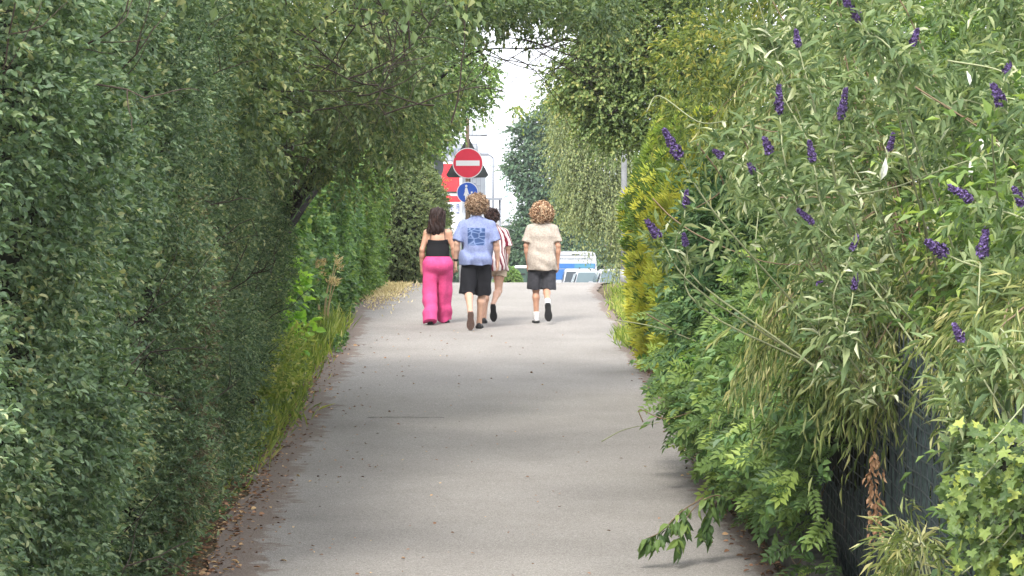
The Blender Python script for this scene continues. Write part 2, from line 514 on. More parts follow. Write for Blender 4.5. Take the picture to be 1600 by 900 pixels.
def asphalt_mat():
    m, n, l, b = nt('worn_asphalt')
    ge = n.new('ShaderNodeNewGeometry')
    def noise(scale, detail=3, rough=.55):
        q = n.new('ShaderNodeTexNoise'); q.inputs['Scale'].default_value = scale; q.inputs['Detail'].default_value = detail
        q.inputs['Roughness'].default_value = rough
        l.new(ge.outputs['Position'], q.inputs['Vector']); return q
    def ramp(src, stops):
        r = n.new('ShaderNodeValToRGB'); e = r.color_ramp.elements
        e[0].position, e[0].color = stops[0][0], (*stops[0][1], 1)
        e[1].position, e[1].color = stops[-1][0], (*stops[-1][1], 1)
        for p, c in stops[1:-1]:
            k = e.new(p); k.color = (*c, 1)
        l.new(src, r.inputs[0]); return r
    def mix(a, c, f, mode='MIX'):
        q = n.new('ShaderNodeMix'); q.data_type = 'RGBA'; q.blend_type = mode
        l.new(a, q.inputs['A']); l.new(c, q.inputs['B'])
        if isinstance(f, float): q.inputs['Factor'].default_value = f
        else: l.new(f, q.inputs['Factor'])
        return q.outputs['Result']
    # chippings: pale and dark grains
    vo = n.new('ShaderNodeTexVoronoi'); vo.inputs['Scale'].default_value = 110
    l.new(ge.outputs['Position'], vo.inputs['Vector'])
    grain = ramp(vo.outputs['Color'], [(0,(.19,.176,.164)),(.45,(.275,.257,.241)),(.8,(.335,.315,.298)),(1,(.46,.44,.42))])
    fine = ramp(noise(130, 2).outputs[0], [(.3,(.72,.72,.72)),(.7,(1.18,1.17,1.16))])
    c1 = mix(grain.outputs[0], fine.outputs[0], 1.0, 'MULTIPLY')
    big = ramp(noise(.55, 5, .6).outputs[0], [(.3,(.82,.815,.80)),(.5,(.94,.935,.918)),(.72,(1.02,1.015,1.0))])
    c2 = mix(c1, big.outputs[0], 1.0, 'MULTIPLY')
    mp = n.new('ShaderNodeMapping'); mp.inputs['Scale'].default_value = (.7, .5, 1)
    l.new(ge.outputs['Position'], mp.inputs[0])
    st = n.new('ShaderNodeTexNoise'); st.inputs['Scale'].default_value = 1.7; st.inputs['Detail'].default_value = 6
    l.new(mp.outputs[0], st.inputs['Vector'])
    str_ = ramp(st.outputs[0], [(.3,(.93,.925,.92)),(.62,(1.03,1.03,1.02))])
    c3 = mix(c2, str_.outputs[0], 1.0, 'MULTIPLY')
    # brown soil trodden onto the edges: 'edge' attribute 0 mid path .. 1 at the border
    at = n.new('ShaderNodeAttribute'); at.attribute_name = 'edge'
    en = noise(4.5, 6, .65)
    ad = n.new('ShaderNodeMath'); ad.operation = 'MULTIPLY_ADD'; ad.inputs[1].default_value = .75
    l.new(en.outputs[0], ad.inputs[0]); l.new(at.outputs['Fac'], ad.inputs[2])
    msk = ramp(ad.outputs[0], [(.93,(0,0,0)),(1.3,(1,1,1))])
    soil = ramp(noise(60, 3).outputs[0], [(.3,(.095,.065,.05)),(.7,(.23,.175,.14))])
    mv = n.new('ShaderNodeMath'); mv.operation = 'MULTIPLY'; mv.inputs[1].default_value = .8
    l.new(msk.outputs[0], mv.inputs[0])
    c4 = mix(c3, soil.outputs[0], mv.outputs[0])
    l.new(c4, b.inputs['Base Color'])
    bp = n.new('ShaderNodeBump'); bp.inputs['Strength'].default_value = .7; bp.inputs['Distance'].default_value = .008
    l.new(vo.outputs['Distance'], bp.inputs['Height']); l.new(bp.outputs[0], b.inputs['Normal'])
    b.inputs['Roughness'].default_value = .88; b.inputs['Specular IOR Level'].default_value = .25
    return m

M_soil, M_asph = soil_mat(), asphalt_mat()
def strip(name, Ys, cols, m, lift, attr=None):
    """sheet along the path: cols = list of functions X(Y)"""
    X = np.stack([c(Ys) for c in cols], 1)
    Z = np.repeat((zg(Ys)+lift)[:,None], X.shape[1], 1)
    V = np.stack([X, np.repeat(Ys[:,None], X.shape[1], 1), Z], -1)
    a, b_ = X.shape
    i = np.arange(a*b_).reshape(a, b_)
    Q = np.stack([i[:-1,:-1], i[:-1,1:], i[1:,1:], i[1:,:-1]], -1).reshape(-1,4)
    me = mesh_np(name, V.reshape(-1,3), [Q], True)
    if attr is not None:
        at = me.attributes.new('edge', 'FLOAT', 'POINT')
        at.data.foreach_set('value', np.tile(np.asarray(attr, dtype=np.float32), a))
    return link(name, me, m)

Yg = np.concatenate([np.linspace(-40, 10, 20), np.arange(11, 75, 1.0), np.linspace(76, 160, 40), [200, 300, 600, 1200, 2500, 5000]])
ground = strip('ground', Yg, [lambda Y, k=k: np.full(len(Y), float(k)) for k in (-3000,-300,-40,-8,-3,0,3,8,40,300,3000)], M_soil, -0.03)
tag(ground, kind='structure')
Yp = np.concatenate([np.arange(-30, 10, 2.0), np.arange(10, 72, .25), np.arange(72, 146, 2.0)])
g_ = rng_(5)
jl = np.cumsum(g_.normal(size=len(Yp))*.03); jl -= np.convolve(jl, np.ones(25)/25, 'same'); jl = np.clip(jl, -.1, .1)
jr = np.roll(jl, 97)*.8
fr_ = [0, .04, .09, .16, .26, .5, .74, .84, .91, .96, 1]
def _pc(f):
    return lambda Y: (edgeL(Y)+jl)*(1-f) + (edgeR(Y)+jr)*f
path = strip('path', Yp, [_pc(f) for f in fr_], M_asph, 0.0, [1, .85, .62, .4, .2, 0, .05, .15, .32, .55, .85])
tag(path, kind='structure')
# the level road that crosses beyond the crest, where the cars are parked
M_road = mat('far_asphalt', (.16,.155,.15), .9, .2, var=.2, scale=2)
Yr = np.array([142., 150, 160, 175, 190])
road = strip('road', Yr, [lambda Y, k=k: np.full(len(Y), float(k)) for k in (-60,-20,0,20,60)], M_road, 0.012)
tag(road, kind='structure')

# crack across the path
b = MB()
cp = np.array([[x, 34.15+.03*math.sin(x*4)+.012*math.sin(x*23), 0] for x in np.linspace(-1.45, -.68, 22)])
w = .012*(1+.4*np.sin(np.arange(22)*1.3))
cp[:,2] = zg(cp[:,1])+.004
V = np.concatenate([cp-np.stack([0*w,w,.0405*w],1), cp+np.stack([0*w,w,.0405*w],1)])
i = np.arange(21)
b.add(V, np.stack([i, i+1, i+23, i+22], 1))
M_crack = mat('crack_filler', (.05,.047,.044), .9, .1)
crack = b.build('crack', M_crack, None)
place(crack, path)

# ---------------------------------------------------------------- litter on both borders
def litter(name, seed, n, cols, yr, side, width, label, ll=.045, lw=.028):
    g = rng_(seed)
    Y = yr[0] + (yr[1]-yr[0])*g.random(n)**1.2
    off = np.abs(g.normal(size=n))*width
    X = edgeL(Y)-.15+off if side < 0 else edgeR(Y)+.12-off
    O = np.stack([X, Y, zg(Y)+.006+.012*g.random(n)], 1)
    a = g.random(n)*6.283
    A = np.stack([np.cos(a), np.sin(a), .1*g.normal(size=n)], 1)
    N = np.array([0,0,1.0]) + g.normal(size=(n,3))*.35
    s = .5+.8*g.random(n)
    lv = Leaves(O, A, N, ll*s, lw*s, g.random(n))
    m = leaf_mat(name+'_leaf', cols, trans=.05, rough=.8, spec=.15, hue_noise=.5)
    o = link(name, leaf_mesh(name, lv, 'hex'), m, None, 'stuff')
    return tag(o, label, 'fallen leaves')
brown = [(0,(.055,.028,.018)),(.4,(.13,.070,.042)),(.75,(.22,.125,.075)),(1,(.34,.24,.13))]
litter('fallen_leaves', 11, 2700, brown, (19, 44), -1, .20, 'brown fallen leaves scattered along the border under the dark hedge')
litter('fallen_leaves', 12, 1000, brown, (19, 41), 1, .14, 'brown fallen leaves along the border by the concrete wall')
litter('fallen_leaves', 13, 420, brown, (19, 46), -1, 1.5, 'sparse dry leaf bits strewn across the asphalt path', .03, .02)
# ================================================================== VEGETATION, HEDGE SIDE
M_bark = mat('dark_bark', (.024,.020,.018), .9, .2, var=.4, scale=14, bump=.8, bscale=40)
M_twig = mat('twig_bark', (.060,.046,.036), .9, .2)
M_core = mat('inner_shade_twigs', (.020,.022,.014), 1.0, .05, var=.5, scale=9)  # solid cores standing for inner twigs; interior shade put into their dark colour
LM = {}
LM['hedge'] = leaf_mat('hedge_leaf', [(0,(.033,.056,.029)),(.35,(.055,.088,.045)),(.7,(.086,.124,.064)),(.92,(.14,.170,.09)),(1,(.20,.20,.10))], .24, .44, .5)
LM['canopy'] = leaf_mat('canopy_leaf', [(0,(.034,.054,.026)),(.4,(.060,.088,.040)),(.8,(.100,.128,.058)),(1,(.17,.175,.08))], .32, .48, .45)
LM['vine'] = leaf_mat('creeper_leaf', [(0,(.034,.068,.026)),(.5,(.062,.112,.040)),(.85,(.10,.16,.055)),(1,(.17,.21,.07))], .28, .42, .45)
LM['bright'] = leaf_mat('fresh_leaf', [(0,(.10,.19,.035)),(.5,(.16,.27,.05)),(1,(.24,.33,.07))], .35, .45, .4)
LM['trim'] = leaf_mat('trimmed_leaf', [(0,(.042,.060,.026)),(.5,(.070,.094,.040)),(.9,(.105,.125,.055)),(1,(.15,.15,.07))], .25, .5, .35)
LM['yard'] = leaf_mat('far_green_leaf', [(0,(.040,.070,.024)),(.5,(.075,.125,.040)),(1,(.14,.19,.06))], .32, .45, .4)
LM['weed'] = leaf_mat('weed_leaf', [(0,(.075,.11,.028)),(.5,(.14,.18,.045)),(.85,(.21,.23,.07)),(1,(.28,.26,.11))], .3, .55, .3)
LM['straw'] = leaf_mat('straw_leaf', [(0,(.22,.17,.095)),(.5,(.32,.26,.16)),(1,(.42,.36,.25))], .2, .7, .2)

# ---- long clipped hedge in three shoulders, each a bush of its own
def hoff(Y, h):
    """how far the hedge face stands out toward the path"""
    Y = np.asarray(Y, float)
    b = (.22*np.exp(-((Y-16.2)/2.4)**2) - .42*np.exp(-((Y-20.4)/.75)**2) + .14*np.exp(-((Y-23.2)/1.7)**2)
         - .30*np.exp(-((Y-26.6)/.7)**2) + .05*np.exp(-((Y-30)/2.5)**2) - .22*np.exp(-((Y-34.2)/.6)**2))
    b = b + .09*np.sin(Y*1.9+h*1.3) + .06*np.sin(Y*4.3-h*2.9) + .05*np.sin(h*5.2+Y*.7)
    return b - .22*np.exp(-h/.35) + .06*h
def hedge_face(seed, y0, y1, h1, dens, depth=.30):
    g = rng_(seed)
    n = int((y1-y0)*h1*dens)
    Y = y0 + (y1-y0)*g.random(n)
    h = .02 + (h1-.02)*g.random(n)
    d = depth*g.random(n)**1.6
    gap = np.sin(Y*2.7+1.1*np.sin(h*2.3))*np.sin(h*3.1+Y*.9) + .5*np.sin(Y*6.1+h*5.0)
    keep = g.random(n) < np.clip(1.15 - .55*(gap > .75), 0, 1)
    Y, h, d = Y[keep], h[keep], d[keep]
    X = edgeL(Y) - .30 + hoff(Y, h) - d
    P = np.stack([X, Y, zg(Y)+h], 1)
    D = np.array([.8, -.45, .35]) + g.normal(size=P.shape)*.45
    return P, D
for k, (y0, y1, h1, dens, sd, lab) in enumerate([
        (13.5, 20.3, 4.0, 420, 21, 'tall dense hedge bush with broad pale-lit leaves at the picture edge'),
        (20.4, 26.6, 4.3, 350, 22, 'tall dark hedge bush between the broad pale-lit bush and the thin-leaved one'),
        (26.7, 37.5, 4.2, 235, 23, 'tall shaded small-leaved hedge bush reaching to the leaning trunk')]):
    root = empty('hedge_bush', (-2.9, (y0+y1)/2, float(zg((y0+y1)/2))), lab, 'hedge', 'hedge bushes along the path')
    P, D = hedge_face(sd, y0, y1, h1, dens)
    lv = shoots(P, D, .17, 12, .037 if k == 0 else .035, .023 if k == 0 else .020, sd+50, droop=.3, up=.55, out=.7)
    m = LM['hedge']
    lv = single_leaves(lv, 'hex', m, root, 300 if k == 0 else 120)
    foliage('foliage', lv, 'hex' if k < 1 else 'diamond', m, root)
    # solid inner core, its dark colour painting the shade inside the hedge
    Ys = np.linspace(y0, y1, 26); hs_ = np.linspace(0, h1+.3, 12)
    YY, HH = np.meshgrid(Ys, hs_, indexing='ij')
    Xf = edgeL(YY) - .30 + hoff(YY, HH) - .34
    A = np.stack([Xf, YY, zg(YY)+HH-.05], -1); B = np.stack([Xf*0-4.2, YY, zg(YY)+HH-.05], -1)
    i = np.arange(26*12).reshape(26, 12); j = i + 26*12
    q = lambda a: np.stack([a[:-1,:-1], a[1:,:-1], a[1:,1:], a[:-1,1:]], -1).reshape(-1,4)
    sd_ = lambda e: np.stack([i[e][:-1], i[e][1:], j[e][1:], j[e][:-1]], -1).reshape(-1,4)
    o = MB().add(np.concatenate([A.reshape(-1,3), B.reshape(-1,3)]), np.concatenate([q(i), q(j), sd_(np.s_[0,:]), sd_(np.s_[-1,:]), sd_(np.s_[:,0]), sd_(np.s_[:,-1])])).build('shade_dark_core', M_core, None, smooth=True)
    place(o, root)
    if k == 1:                                                  # dry, half-dead patch
        gd = rng_(sd+3); nd = 1700
        Yd = 24.0+gd.normal(size=nd)*.45; hd_ = .25+2.3*gd.random(nd)
        Pd = np.stack([edgeL(Yd)-.30+hoff(Yd, hd_)-.10*gd.random(nd)+.03, Yd, zg(Yd)+hd_], 1)
        ld = shoots(Pd, np.array([.7,-.4,.4])+gd.normal(size=Pd.shape)*.5, .15, 7, .036, .014, sd+4, up=.4)
        foliage('dry_patch', ld, 'diamond', leaf_mat('dry_hedge_leaf', [(0,(.05,.045,.028)),(.5,(.09,.078,.05)),(1,(.15,.125,.085))], .15, .7, .2), root)
    g = rng_(sd+9)
    st = P[g.integers(0, len(P), 26)]
    twig_net('twigs', st, np.array([.45,-.25,.6])+g.normal(size=(26,3))*.3, .5, .006, M_twig, root, sd+7, 1)

# ---- leaning tree with the dark trunk and the canopy over the path
def tree(name, base, label, group=None):
    return empty(name, base, label, 'tree', group)
Yt = 36.8
t1 = tree('leaning_tree', (-3.05, Yt, float(zg(Yt))), 'dark leaning tree whose leafy boughs arch over the path from the hedge', 'trees arching over the path')
tr = [(-3.05,Yt,float(zg(Yt))-.1), tuple(px(395,470,Yt)), tuple(px(425,400,Yt)), tuple(px(470,305,Yt-.1)), tuple(px(530,215,Yt-.3)), tuple(px(600,120,Yt-.6)), tuple(px(660,0,Yt-.8)), tuple(px(690,-200,Yt-.8))]
limb('trunk', tr, .095, .045, M_bark, t1, 22, 10, 1)
for s_, c_ in enumerate([[(530,215,36.5),(620,190,36),(690,120,35.5),(750,80,35.2),(850,76,35)],
                         [(470,305,36.7),(440,230,35),(380,160,33.5),(300,110,32),(180,95,30.5)],
                         [(600,120,36.2),(520,60,35),(430,20,34),(330,-10,33)],
                         [(600,120,36.2),(700,60,36.5),(800,15,36.8),(900,5,37),(980,30,37)],
                         [(425,400,36.8),(500,290,38),(560,235,39),(640,205,40)],
                         [(350,20,31),(420,75,30.5),(480,125,30.2)], [(60,50,27),(150,42,27),(260,10,27.5)]]):
    limb('limb', [px(*q) for q in c_], (.026,.045,.04,.026,.04,.03,.03)[s_], .006, M_bark, t1, 14, 6, s_+3)
g = rng_(77)
puffs = []
def in_canopy(x, y):
    if x < 420: return y < 250 - .1*x + 40*math.sin(x*.02)
    if x < 520: return y < 215 - (x-420)*.2
    if x < 640: return y < 235
    if x < 735: return y < 232 - (x-640)*.9
    if x < 915: return y < 48 + 10*math.sin(x*.05)
    return y < 25
for gx in np.arange(-40, 745, 40):
    for gy in np.arange(-70, 250, 38):
        for rep in range(2):
            x, y = gx+g.normal()*16, gy+g.normal()*14
            Yq = g.uniform(31, 37.5) if x > 430 else g.uniform(25.5, 34)
            r = g.uniform(.2, .34)
            if not in_canopy(x, y + r*F/Yq*.6): continue
            if x > 640 and not in_canopy(min(x + r*F/Yq*.7, 1000), y): continue
            puffs.append((px(x, y, Yq), (r*1.25, r*1.25, r*.75)))
for gx in np.arange(730, 985, 17):
    for gy in (-55, -25, -2, 14, 26):
        r = g.uniform(.15, .23); Yq = g.uniform(34, 37)
        puffs.append((px(gx+g.normal()*8, gy+g.normal()*6, Yq), (r*1.3, r*1.3, r*.7)))
for gx in np.arange(455, 660, 26):
    for gy in (205, 235, 262):
        if gy > 240 and gx > 560: continue
        r = g.uniform(.15, .24)
        puffs.append((px(gx+g.normal()*9, gy+g.normal()*9, g.uniform(34.5, 36)), (r*1.2, r*1.2, r*.8)))
k = 0
while k < 22:
    x, y, Yq = g.uniform(-60, 960), g.uniform(-420, 240), g.uniform(25.5, 43)
    r = g.uniform(.22, .5)
    if Yq < 30 and x > 520: continue
    if x > 735 and Yq < 34: continue
    if not in_canopy(x, y + r*F/Yq*.75): continue
    if x > 640 and not in_canopy(min(x + r*F/Yq*.8, 1000), y): continue
    puffs.append((px(x, y, Yq), (r*1.25, r*1.25, r*.75))); k += 1
print('puffs', len(puffs))
lv = crown(78, puffs, 15000, .24, 11, .060, .033, droop=.35, ldroop=.3)
foliage('crown', lv, 'diamond', LM['canopy'], t1)
st = [px(x, y, 35) for x, y in [(745,72),(760,85),(780,60),(800,90),(820,62),(840,80),(860,66),(885,62),(740,95),(905,60)]]
twig_net('twigs', st, [np.array([.9,.1,-.25])]*6+[np.array([-.9,.1,-.3])]*4, .75, .0065, M_twig, t1, 79, 2)
g2 = rng_(80)
st = [px(g2.uniform(30,720), g2.uniform(5,230), 29) for _ in range(46)]
twig_net('twigs', st, g2.normal(size=(46,3))*np.array([1,.4,.5])+np.array([.3,-.2,.1]), .8, .008, M_twig, t1, 81, 2)

# ---- tree over the near stretch: its crown hangs above the frame and shades the path
t0 = tree('overhanging_tree', (-4.6, 24.0, float(zg(24))), 'tall tree behind the hedge with drooping boughs above the path', 'trees arching over the path')
limb('trunk', [(-4.6,24,1.4),(-4.4,24,4),(-3.8,24.2,6.2),(-2.6,24.4,8),(-1.4,24.6,9)], .16, .06, M_bark, t0, 16, 10, 2)
pf = []
g = rng_(90)
for _ in range(17):
    x, Yq, z = g.uniform(-4.5, 2.2), g.uniform(20, 30), g.uniform(5.9, 8.6)
    pf.append(((x, Yq, z + .04*(Yq-24)), (.7,.7,.42)))
lv = crown(91, pf, 1500, .35, 9, .085, .05, droop=.3)
foliage('crown', lv, 'diamond', LM['canopy'], t0)

# ---- creeper-covered hedge past the trunk
def face_bush(name, label, seed, pts, h1, dens, ll, lw, m, out=(.75,-.55,.3), depth=.3, L=.16, n=11, tpl='diamond', lumps=.12, bulge=.0, singles=0, top_round=.5, group=None, corecol=None):
    """hedge whose front follows the ground polyline pts [(X,Y)...]; leafy face, rounded top, dark core"""
    g = rng_(seed)
    P_ = np.asarray(pts, float)
    seg = np.linalg.norm(np.diff(P_, axis=0), axis=1); cum = np.concatenate([[0], np.cumsum(seg)])
    base = (float(P_[:,0].mean())-.4, float(P_[:,1].mean()), float(zg(P_[:,1].mean())))
    root = empty(name, base, label, 'hedge' if 'hedge' in name else 'bush', group)
    ph = g.random(4)*6
    sgn = np.sign(out[0])
    def surf(s, h):
        X = np.interp(s, cum, P_[:,0]); Y = np.interp(s, cum, P_[:,1])
        o = lumps*(np.sin(s*2.1+ph[0]+h*1.1)+.7*np.sin(s*4.7+ph[1]-h*2.3)+.6*np.sin(h*4.1+ph[2]+s))
        o = o + bulge*np.sin(np.clip(h/h1, 0, 1)*np.pi) - .12*np.exp(-h/.25) - top_round*np.clip((h-h1*.72)/(h1*.28), 0, 1.2)**2
        return X + sgn*o*.8, Y - .5*o, zg(Y) + h
    N = int(cum[-1]*h1*dens)
    s = cum[-1]*g.random(N); h = h1*g.random(N)
    X, Y, Z = surf(s, h)
    d = depth*g.random(N)**1.5
    X = X - sgn*d*.8; Y = Y + d*.5
    P = np.stack([X, Y, Z], 1)
    D = np.array(out) + g.normal(size=P.shape)*.45 + np.stack([h*0, h*0, .7*np.clip(h/h1-.6, 0, 1)], 1)
    lv = shoots(P, D, L, n, ll, lw, seed+1, droop=.3, up=.55, out=.7)
    if singles: lv = single_leaves(lv, tpl, m, root, singles)
    foliage('foliage', lv, tpl, m, root)
    S, H = np.meshgrid(np.linspace(0, cum[-1], 20), np.linspace(0, h1*.97, 14), indexing='ij')
    X, Y, Z = surf(S, H)
    A = np.stack([X-sgn*depth*.85, Y+depth*.5, Z-.04], -1)
    B = A.copy(); B[...,0] -= sgn*1.3; B[...,1] += .5
    i = np.arange(20*14).reshape(20, 14); j = i+280
    q = lambda a: np.stack([a[:-1,:-1], a[1:,:-1], a[1:,1:], a[:-1,1:]], -1).reshape(-1,4)
    sd_ = lambda e: np.stack([i[e][:-1], i[e][1:], j[e][1:], j[e][:-1]], -1).reshape(-1,4)
    o = MB().add(np.concatenate([A.reshape(-1,3), B.reshape(-1,3)]), np.concatenate([q(i), q(j), sd_(np.s_[0,:]), sd_(np.s_[-1,:]), sd_(np.s_[:,0]), sd_(np.s_[:,-1])])).build('shade_dark_core', M_core, None, smooth=True)
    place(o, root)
    return root, surf, cum

r1, _, _ = face_bush('creeper_hedge', 'broad-leaved green creeper hedge beside the leaning trunk and dry grass plume', 101,
    [(-3.0,37.2),(-2.86,39.5),(-2.76,42.5),(-2.80,45.0)], 3.0, 240, .085, .062, LM['vine'], depth=.3, L=.22, n=8, tpl='hex', lumps=.10, singles=260, top_round=.5)
g = rng_(103)                                                   # bright fresh shoots on it
st = np.array([px(g.normal(448,17), g.normal(510,45), 39.0) for _ in range(34)])
lv = shoots(st, np.array([.5,-.5,.5])+g.normal(size=st.shape)*.3, .2, 6, .11, .085, 104, up=.5)
lv = single_leaves(lv, 'hex', LM['bright'], r1, 110)
foliage('fresh_shoots', lv, 'hex', LM['bright'], r1)
face_bush('ivy_hedge', 'upright green hedge with hanging leaves behind the dry grass plume', 111,
    [(-2.66,45.6),(-2.50,47.0),(-2.42,49.0),(-2.5,52.0)], 2.9, 240, .075, .055, LM['vine'], depth=.28, L=.2, n=8, tpl='diamond', lumps=.07, top_round=.35, singles=120)
face_bush('ivy_hedge', 'narrow yellow-green leafy hedge between the hanging-leaved hedge and the trimmed bush', 115,
    [(-2.65,51.6),(-2.32,53.0),(-2.2,55.5),(-2.5,57.0)], 2.75, 290, .07, .05, LM['yard'], depth=.26, L=.2, n=8, tpl='diamond', lumps=.08, top_round=.4)
# rounded trimmed bush near the crest
rb = empty('trimmed_bush', (-1.95, 60.4, float(zg(60.4))), 'rounded trimmed olive-green bush near the path crest', 'bush')
cB, rB = np.array([-1.98, 60.6, float(zg(60))+1.02]), np.array([.82, 2.0, 1.25])
g = rng_(121)
d = norm(g.normal(size=(7600,3))); q = np.abs(d)**(1/.75); d2 = np.sign(d)*q
P = cB + d*rB*(0.84+.15*g.random((7600,1))) + d*.05*np.sin(d[:,[1]]*9+d[:,[2]]*7)
P = P[(d[:,1] < .35)]; dd = d[(d[:,1] < .35)]
lv = shoots(P, dd*np.array([1,1,1.1])+g.normal(size=P.shape)*.4, .13, 10, .045, .026, 122, droop=.1, up=.5, out=.8)
foliage('foliage', lv, 'diamond', LM['trim'], rb)
lumpy('shade_dark_core', superell(cB, rB*.84, .9), 24, 16, M_core, rb, 3, .02)

# tree above the trimmed bush
t2 = tree('maple_tree', (-2.9, 66.0, float(zg(66))), 'light green tree above the trimmed bush and the grey sign back', 'trees arching over the path')
limb('trunk', [(-2.9,66,2.5),(-2.8,66,4.5),(-2.3,65.8,6),(-1.7,65.5,7.6)], .13, .05, M_bark, t2, 12, 8, 4)
limb('limb', [(-2.5,65.9,5.5),(-1.9,65,5.9),(-1.3,64.5,6.3),(-.8,64.2,6.6)], .05, .012, M_bark, t2, 10, 6, 5)
pf = []
for x, y, Yq, r in [(620,215,63,.42),(655,205,62.5,.4),(680,196,62.5,.36),(706,170,63,.3),(725,150,63,.34),(735,125,63,.34),(745,112,63,.26),(755,130,63.4,.2),(765,115,63.6,.16),(750,158,63.4,.2),
                    (700,130,64,.5),(660,150,64,.5),(620,160,64,.5),(700,80,64,.5),(650,90,64,.6),(590,120,64,.6),(690,30,64,.6),(620,30,65,.7),(664,222,62.6,.22),(686,200,62.6,.18),(640,240,63,.3),
                    (670,245,66.5,.18),(668,285,67,.16),(668,320,67,.14),(662,235,66,.28),(664,262,66.5,.2),(708,190,63,.18),(726,172,63.2,.14),(560,200,63,.5),(530,100,64,.8),(600,-60,65,.9),(700,-40,65,.7)]:
    pf.append((px(x, y, Yq), (r, r, r*.9)))
lv = crown(131, pf, 5200, .26, 9, .080, .055, droop=.3, ldroop=.35)
foliage('crown', lv, 'diamond', LM['yard'], t2)

# ---- verge plants
def tuft(name, label, seed, n, cx, cy, sx, sy, Lm, wm, m, cat, lean=.35, tpl='blade', zoff=0):
    g = rng_(seed)
    X = cx + g.normal(size=n)*sx; Y = cy + g.normal(size=n)*sy
    O = np.stack([X, Y, zg(Y)-.01+zoff], 1)
    A = np.array([0,0,1.0]) + g.normal(size=(n,3))*lean*np.array([1,1,.3])
    N = np.array([.2,-1,.3]) + g.normal(size=(n,3))*.5
    s = .45+.75*g.random(n)
    lv = Leaves(O, A, N, Lm*s, wm*(.7+.6*g.random(n)), g.random(n))
    root = empty(name, (cx, cy, float(zg(cy))), label, cat)
    foliage('blades', lv, tpl, m, root)
    return root
tuft('grass_tuft', 'yellow-green grass tuft at the foot of the dry plume', 141, 1300, -2.42, 44.2, .09, 1.2, .34, .012, LM['weed'], 'grass')
tuft('grass_tuft', 'short yellow-green grass below the creeper hedge', 142, 1000, -2.48, 40.3, .10, 1.6, .2, .012, LM['weed'], 'grass')
tuft('grass_tuft', 'thin dry grass fringe below the shaded hedge bush', 143, 1500, -2.40, 33.5, .12, 2.2, .2, .012, LM['weed'], 'grass', .6)
tuft('grass_tuft', 'dry straw-coloured verge grass before the trimmed bush', 144, 2600, -2.06, 55.8, .20, 2.0, .07, .016, LM['straw'], 'grass', .9)
tuft('grass_tuft', 'small yellow grass tuft at the foot of the golden conifer', 145, 800, 1.62, 44.3, .12, .7, .2, .016, LM['weed'], 'grass', .6)
tuft('grass_tuft', 'pale dry grass at the path edge beyond the golden conifer', 146, 1100, 1.72, 50.5, .12, 2.2, .15, .016, LM['weed'], 'grass', .5)
# dry plume
rp = empty('dry_grass_plume', (-2.46, 44.4, float(zg(44.4))), 'pale dry straw grass plume standing before the hedge', 'grass')
g = rng_(151)
bt = MB(); tips = []
for k in range(11):
    p0 = np.array([-2.46+g.normal()*.05, 44.4+g.normal()*.08, float(zg(44.4))])
    top = p0 + np.array([g.normal()*.10+.03, g.normal()*.1, .72+.42*g.random()])
    pts = curve_pts([p0, (p0+top)/2+np.array([-.02,0,.05]), top, top+np.array([.07*g.random(),0,-.03])], 9)
    bt.tube(pts, np.linspace(.007,.004,9), 4); tips.append(pts[5:])
place(bt.build('stalks', LM['straw'], None), rp)
P = np.concatenate(tips); P = np.repeat(P, 2, 0)
lv = shoots(P, np.array([.3,-.2,1.0])+g.normal(size=P.shape)*.35, .07, 5, .06, .011, 152, theta=.5)
foliage('seed_heads', lv, 'blade', LM['straw'], rp)
# low broad-leaved weeds where the creeper hedge meets the path
def weedy(name, label, seed, n, cx, cy, sx, sy, hz, ll, lw, m, tpl='hex', L=.22, nn=7):
    g = rng_(seed)
    P = np.stack([cx+g.normal(size=n)*sx, cy+g.normal(size=n)*sy, np.zeros(n)], 1); P[:,2] = zg(P[:,1]) + hz*g.random(n)**1.3
    root = empty(name, (cx, cy, float(zg(cy))), label, 'weed')
    lv = shoots(P, np.array([.3,-.3,.8])+g.normal(size=P.shape)*.4, L, nn, ll, lw, seed+1)
    foliage('foliage', lv, tpl, m, root)
    return root
weedy('leafy_weed', 'light green leafy weeds below the creeper hedge by the path', 161, 300, -2.50, 36.6, .10, 1.0, .55, .07, .035, LM['weed'])
weedy('leafy_weed', 'low dull green weeds at the foot of the dark hedge bush', 163, 300, -2.42, 29.5, .08, 1.9, .25, .05, .025, LM['hedge'])
weedy('leafy_weed', 'low green weeds at the foot of the broad pale-lit hedge bush', 165, 260, -2.36, 23.8, .08, 1.6, .28, .05, .026, LM['hedge'])
weedy('leafy_weed', 'tiny green sprig creeping onto the asphalt below the yellow grass', 167, 14, -2.20, 42.6, .08, .12, .06, .07, .04, LM['vine'])
# ================================================================== VEGETATION, FENCE SIDE
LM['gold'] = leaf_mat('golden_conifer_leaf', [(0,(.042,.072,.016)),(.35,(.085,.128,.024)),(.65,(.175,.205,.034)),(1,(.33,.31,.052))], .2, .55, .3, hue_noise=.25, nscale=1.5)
LM['fir'] = leaf_mat('dark_conifer_leaf', [(0,(.018,.042,.018)),(.5,(.036,.070,.028)),(1,(.070,.11,.042))], .15, .55, .3)
LM['budd'] = leaf_mat('buddleia_leaf', [(0,(.038,.060,.027)),(.4,(.064,.091,.040)),(.75,(.096,.125,.056)),(.95,(.145,.164,.084)),(1,(.27,.28,.20))], .28, .6, .22)
LM['bamb'] = leaf_mat('bamboo_leaf', [(0,(.042,.060,.022)),(.4,(.078,.100,.034)),(.75,(.125,.142,.054)),(1,(.25,.235,.12))], .30, .5, .35)
LM['loc'] = leaf_mat('locust_leaf', [(0,(.036,.056,.018)),(.5,(.075,.100,.030)),(.85,(.13,.15,.042)),(1,(.22,.20,.06))], .35, .5, .35)
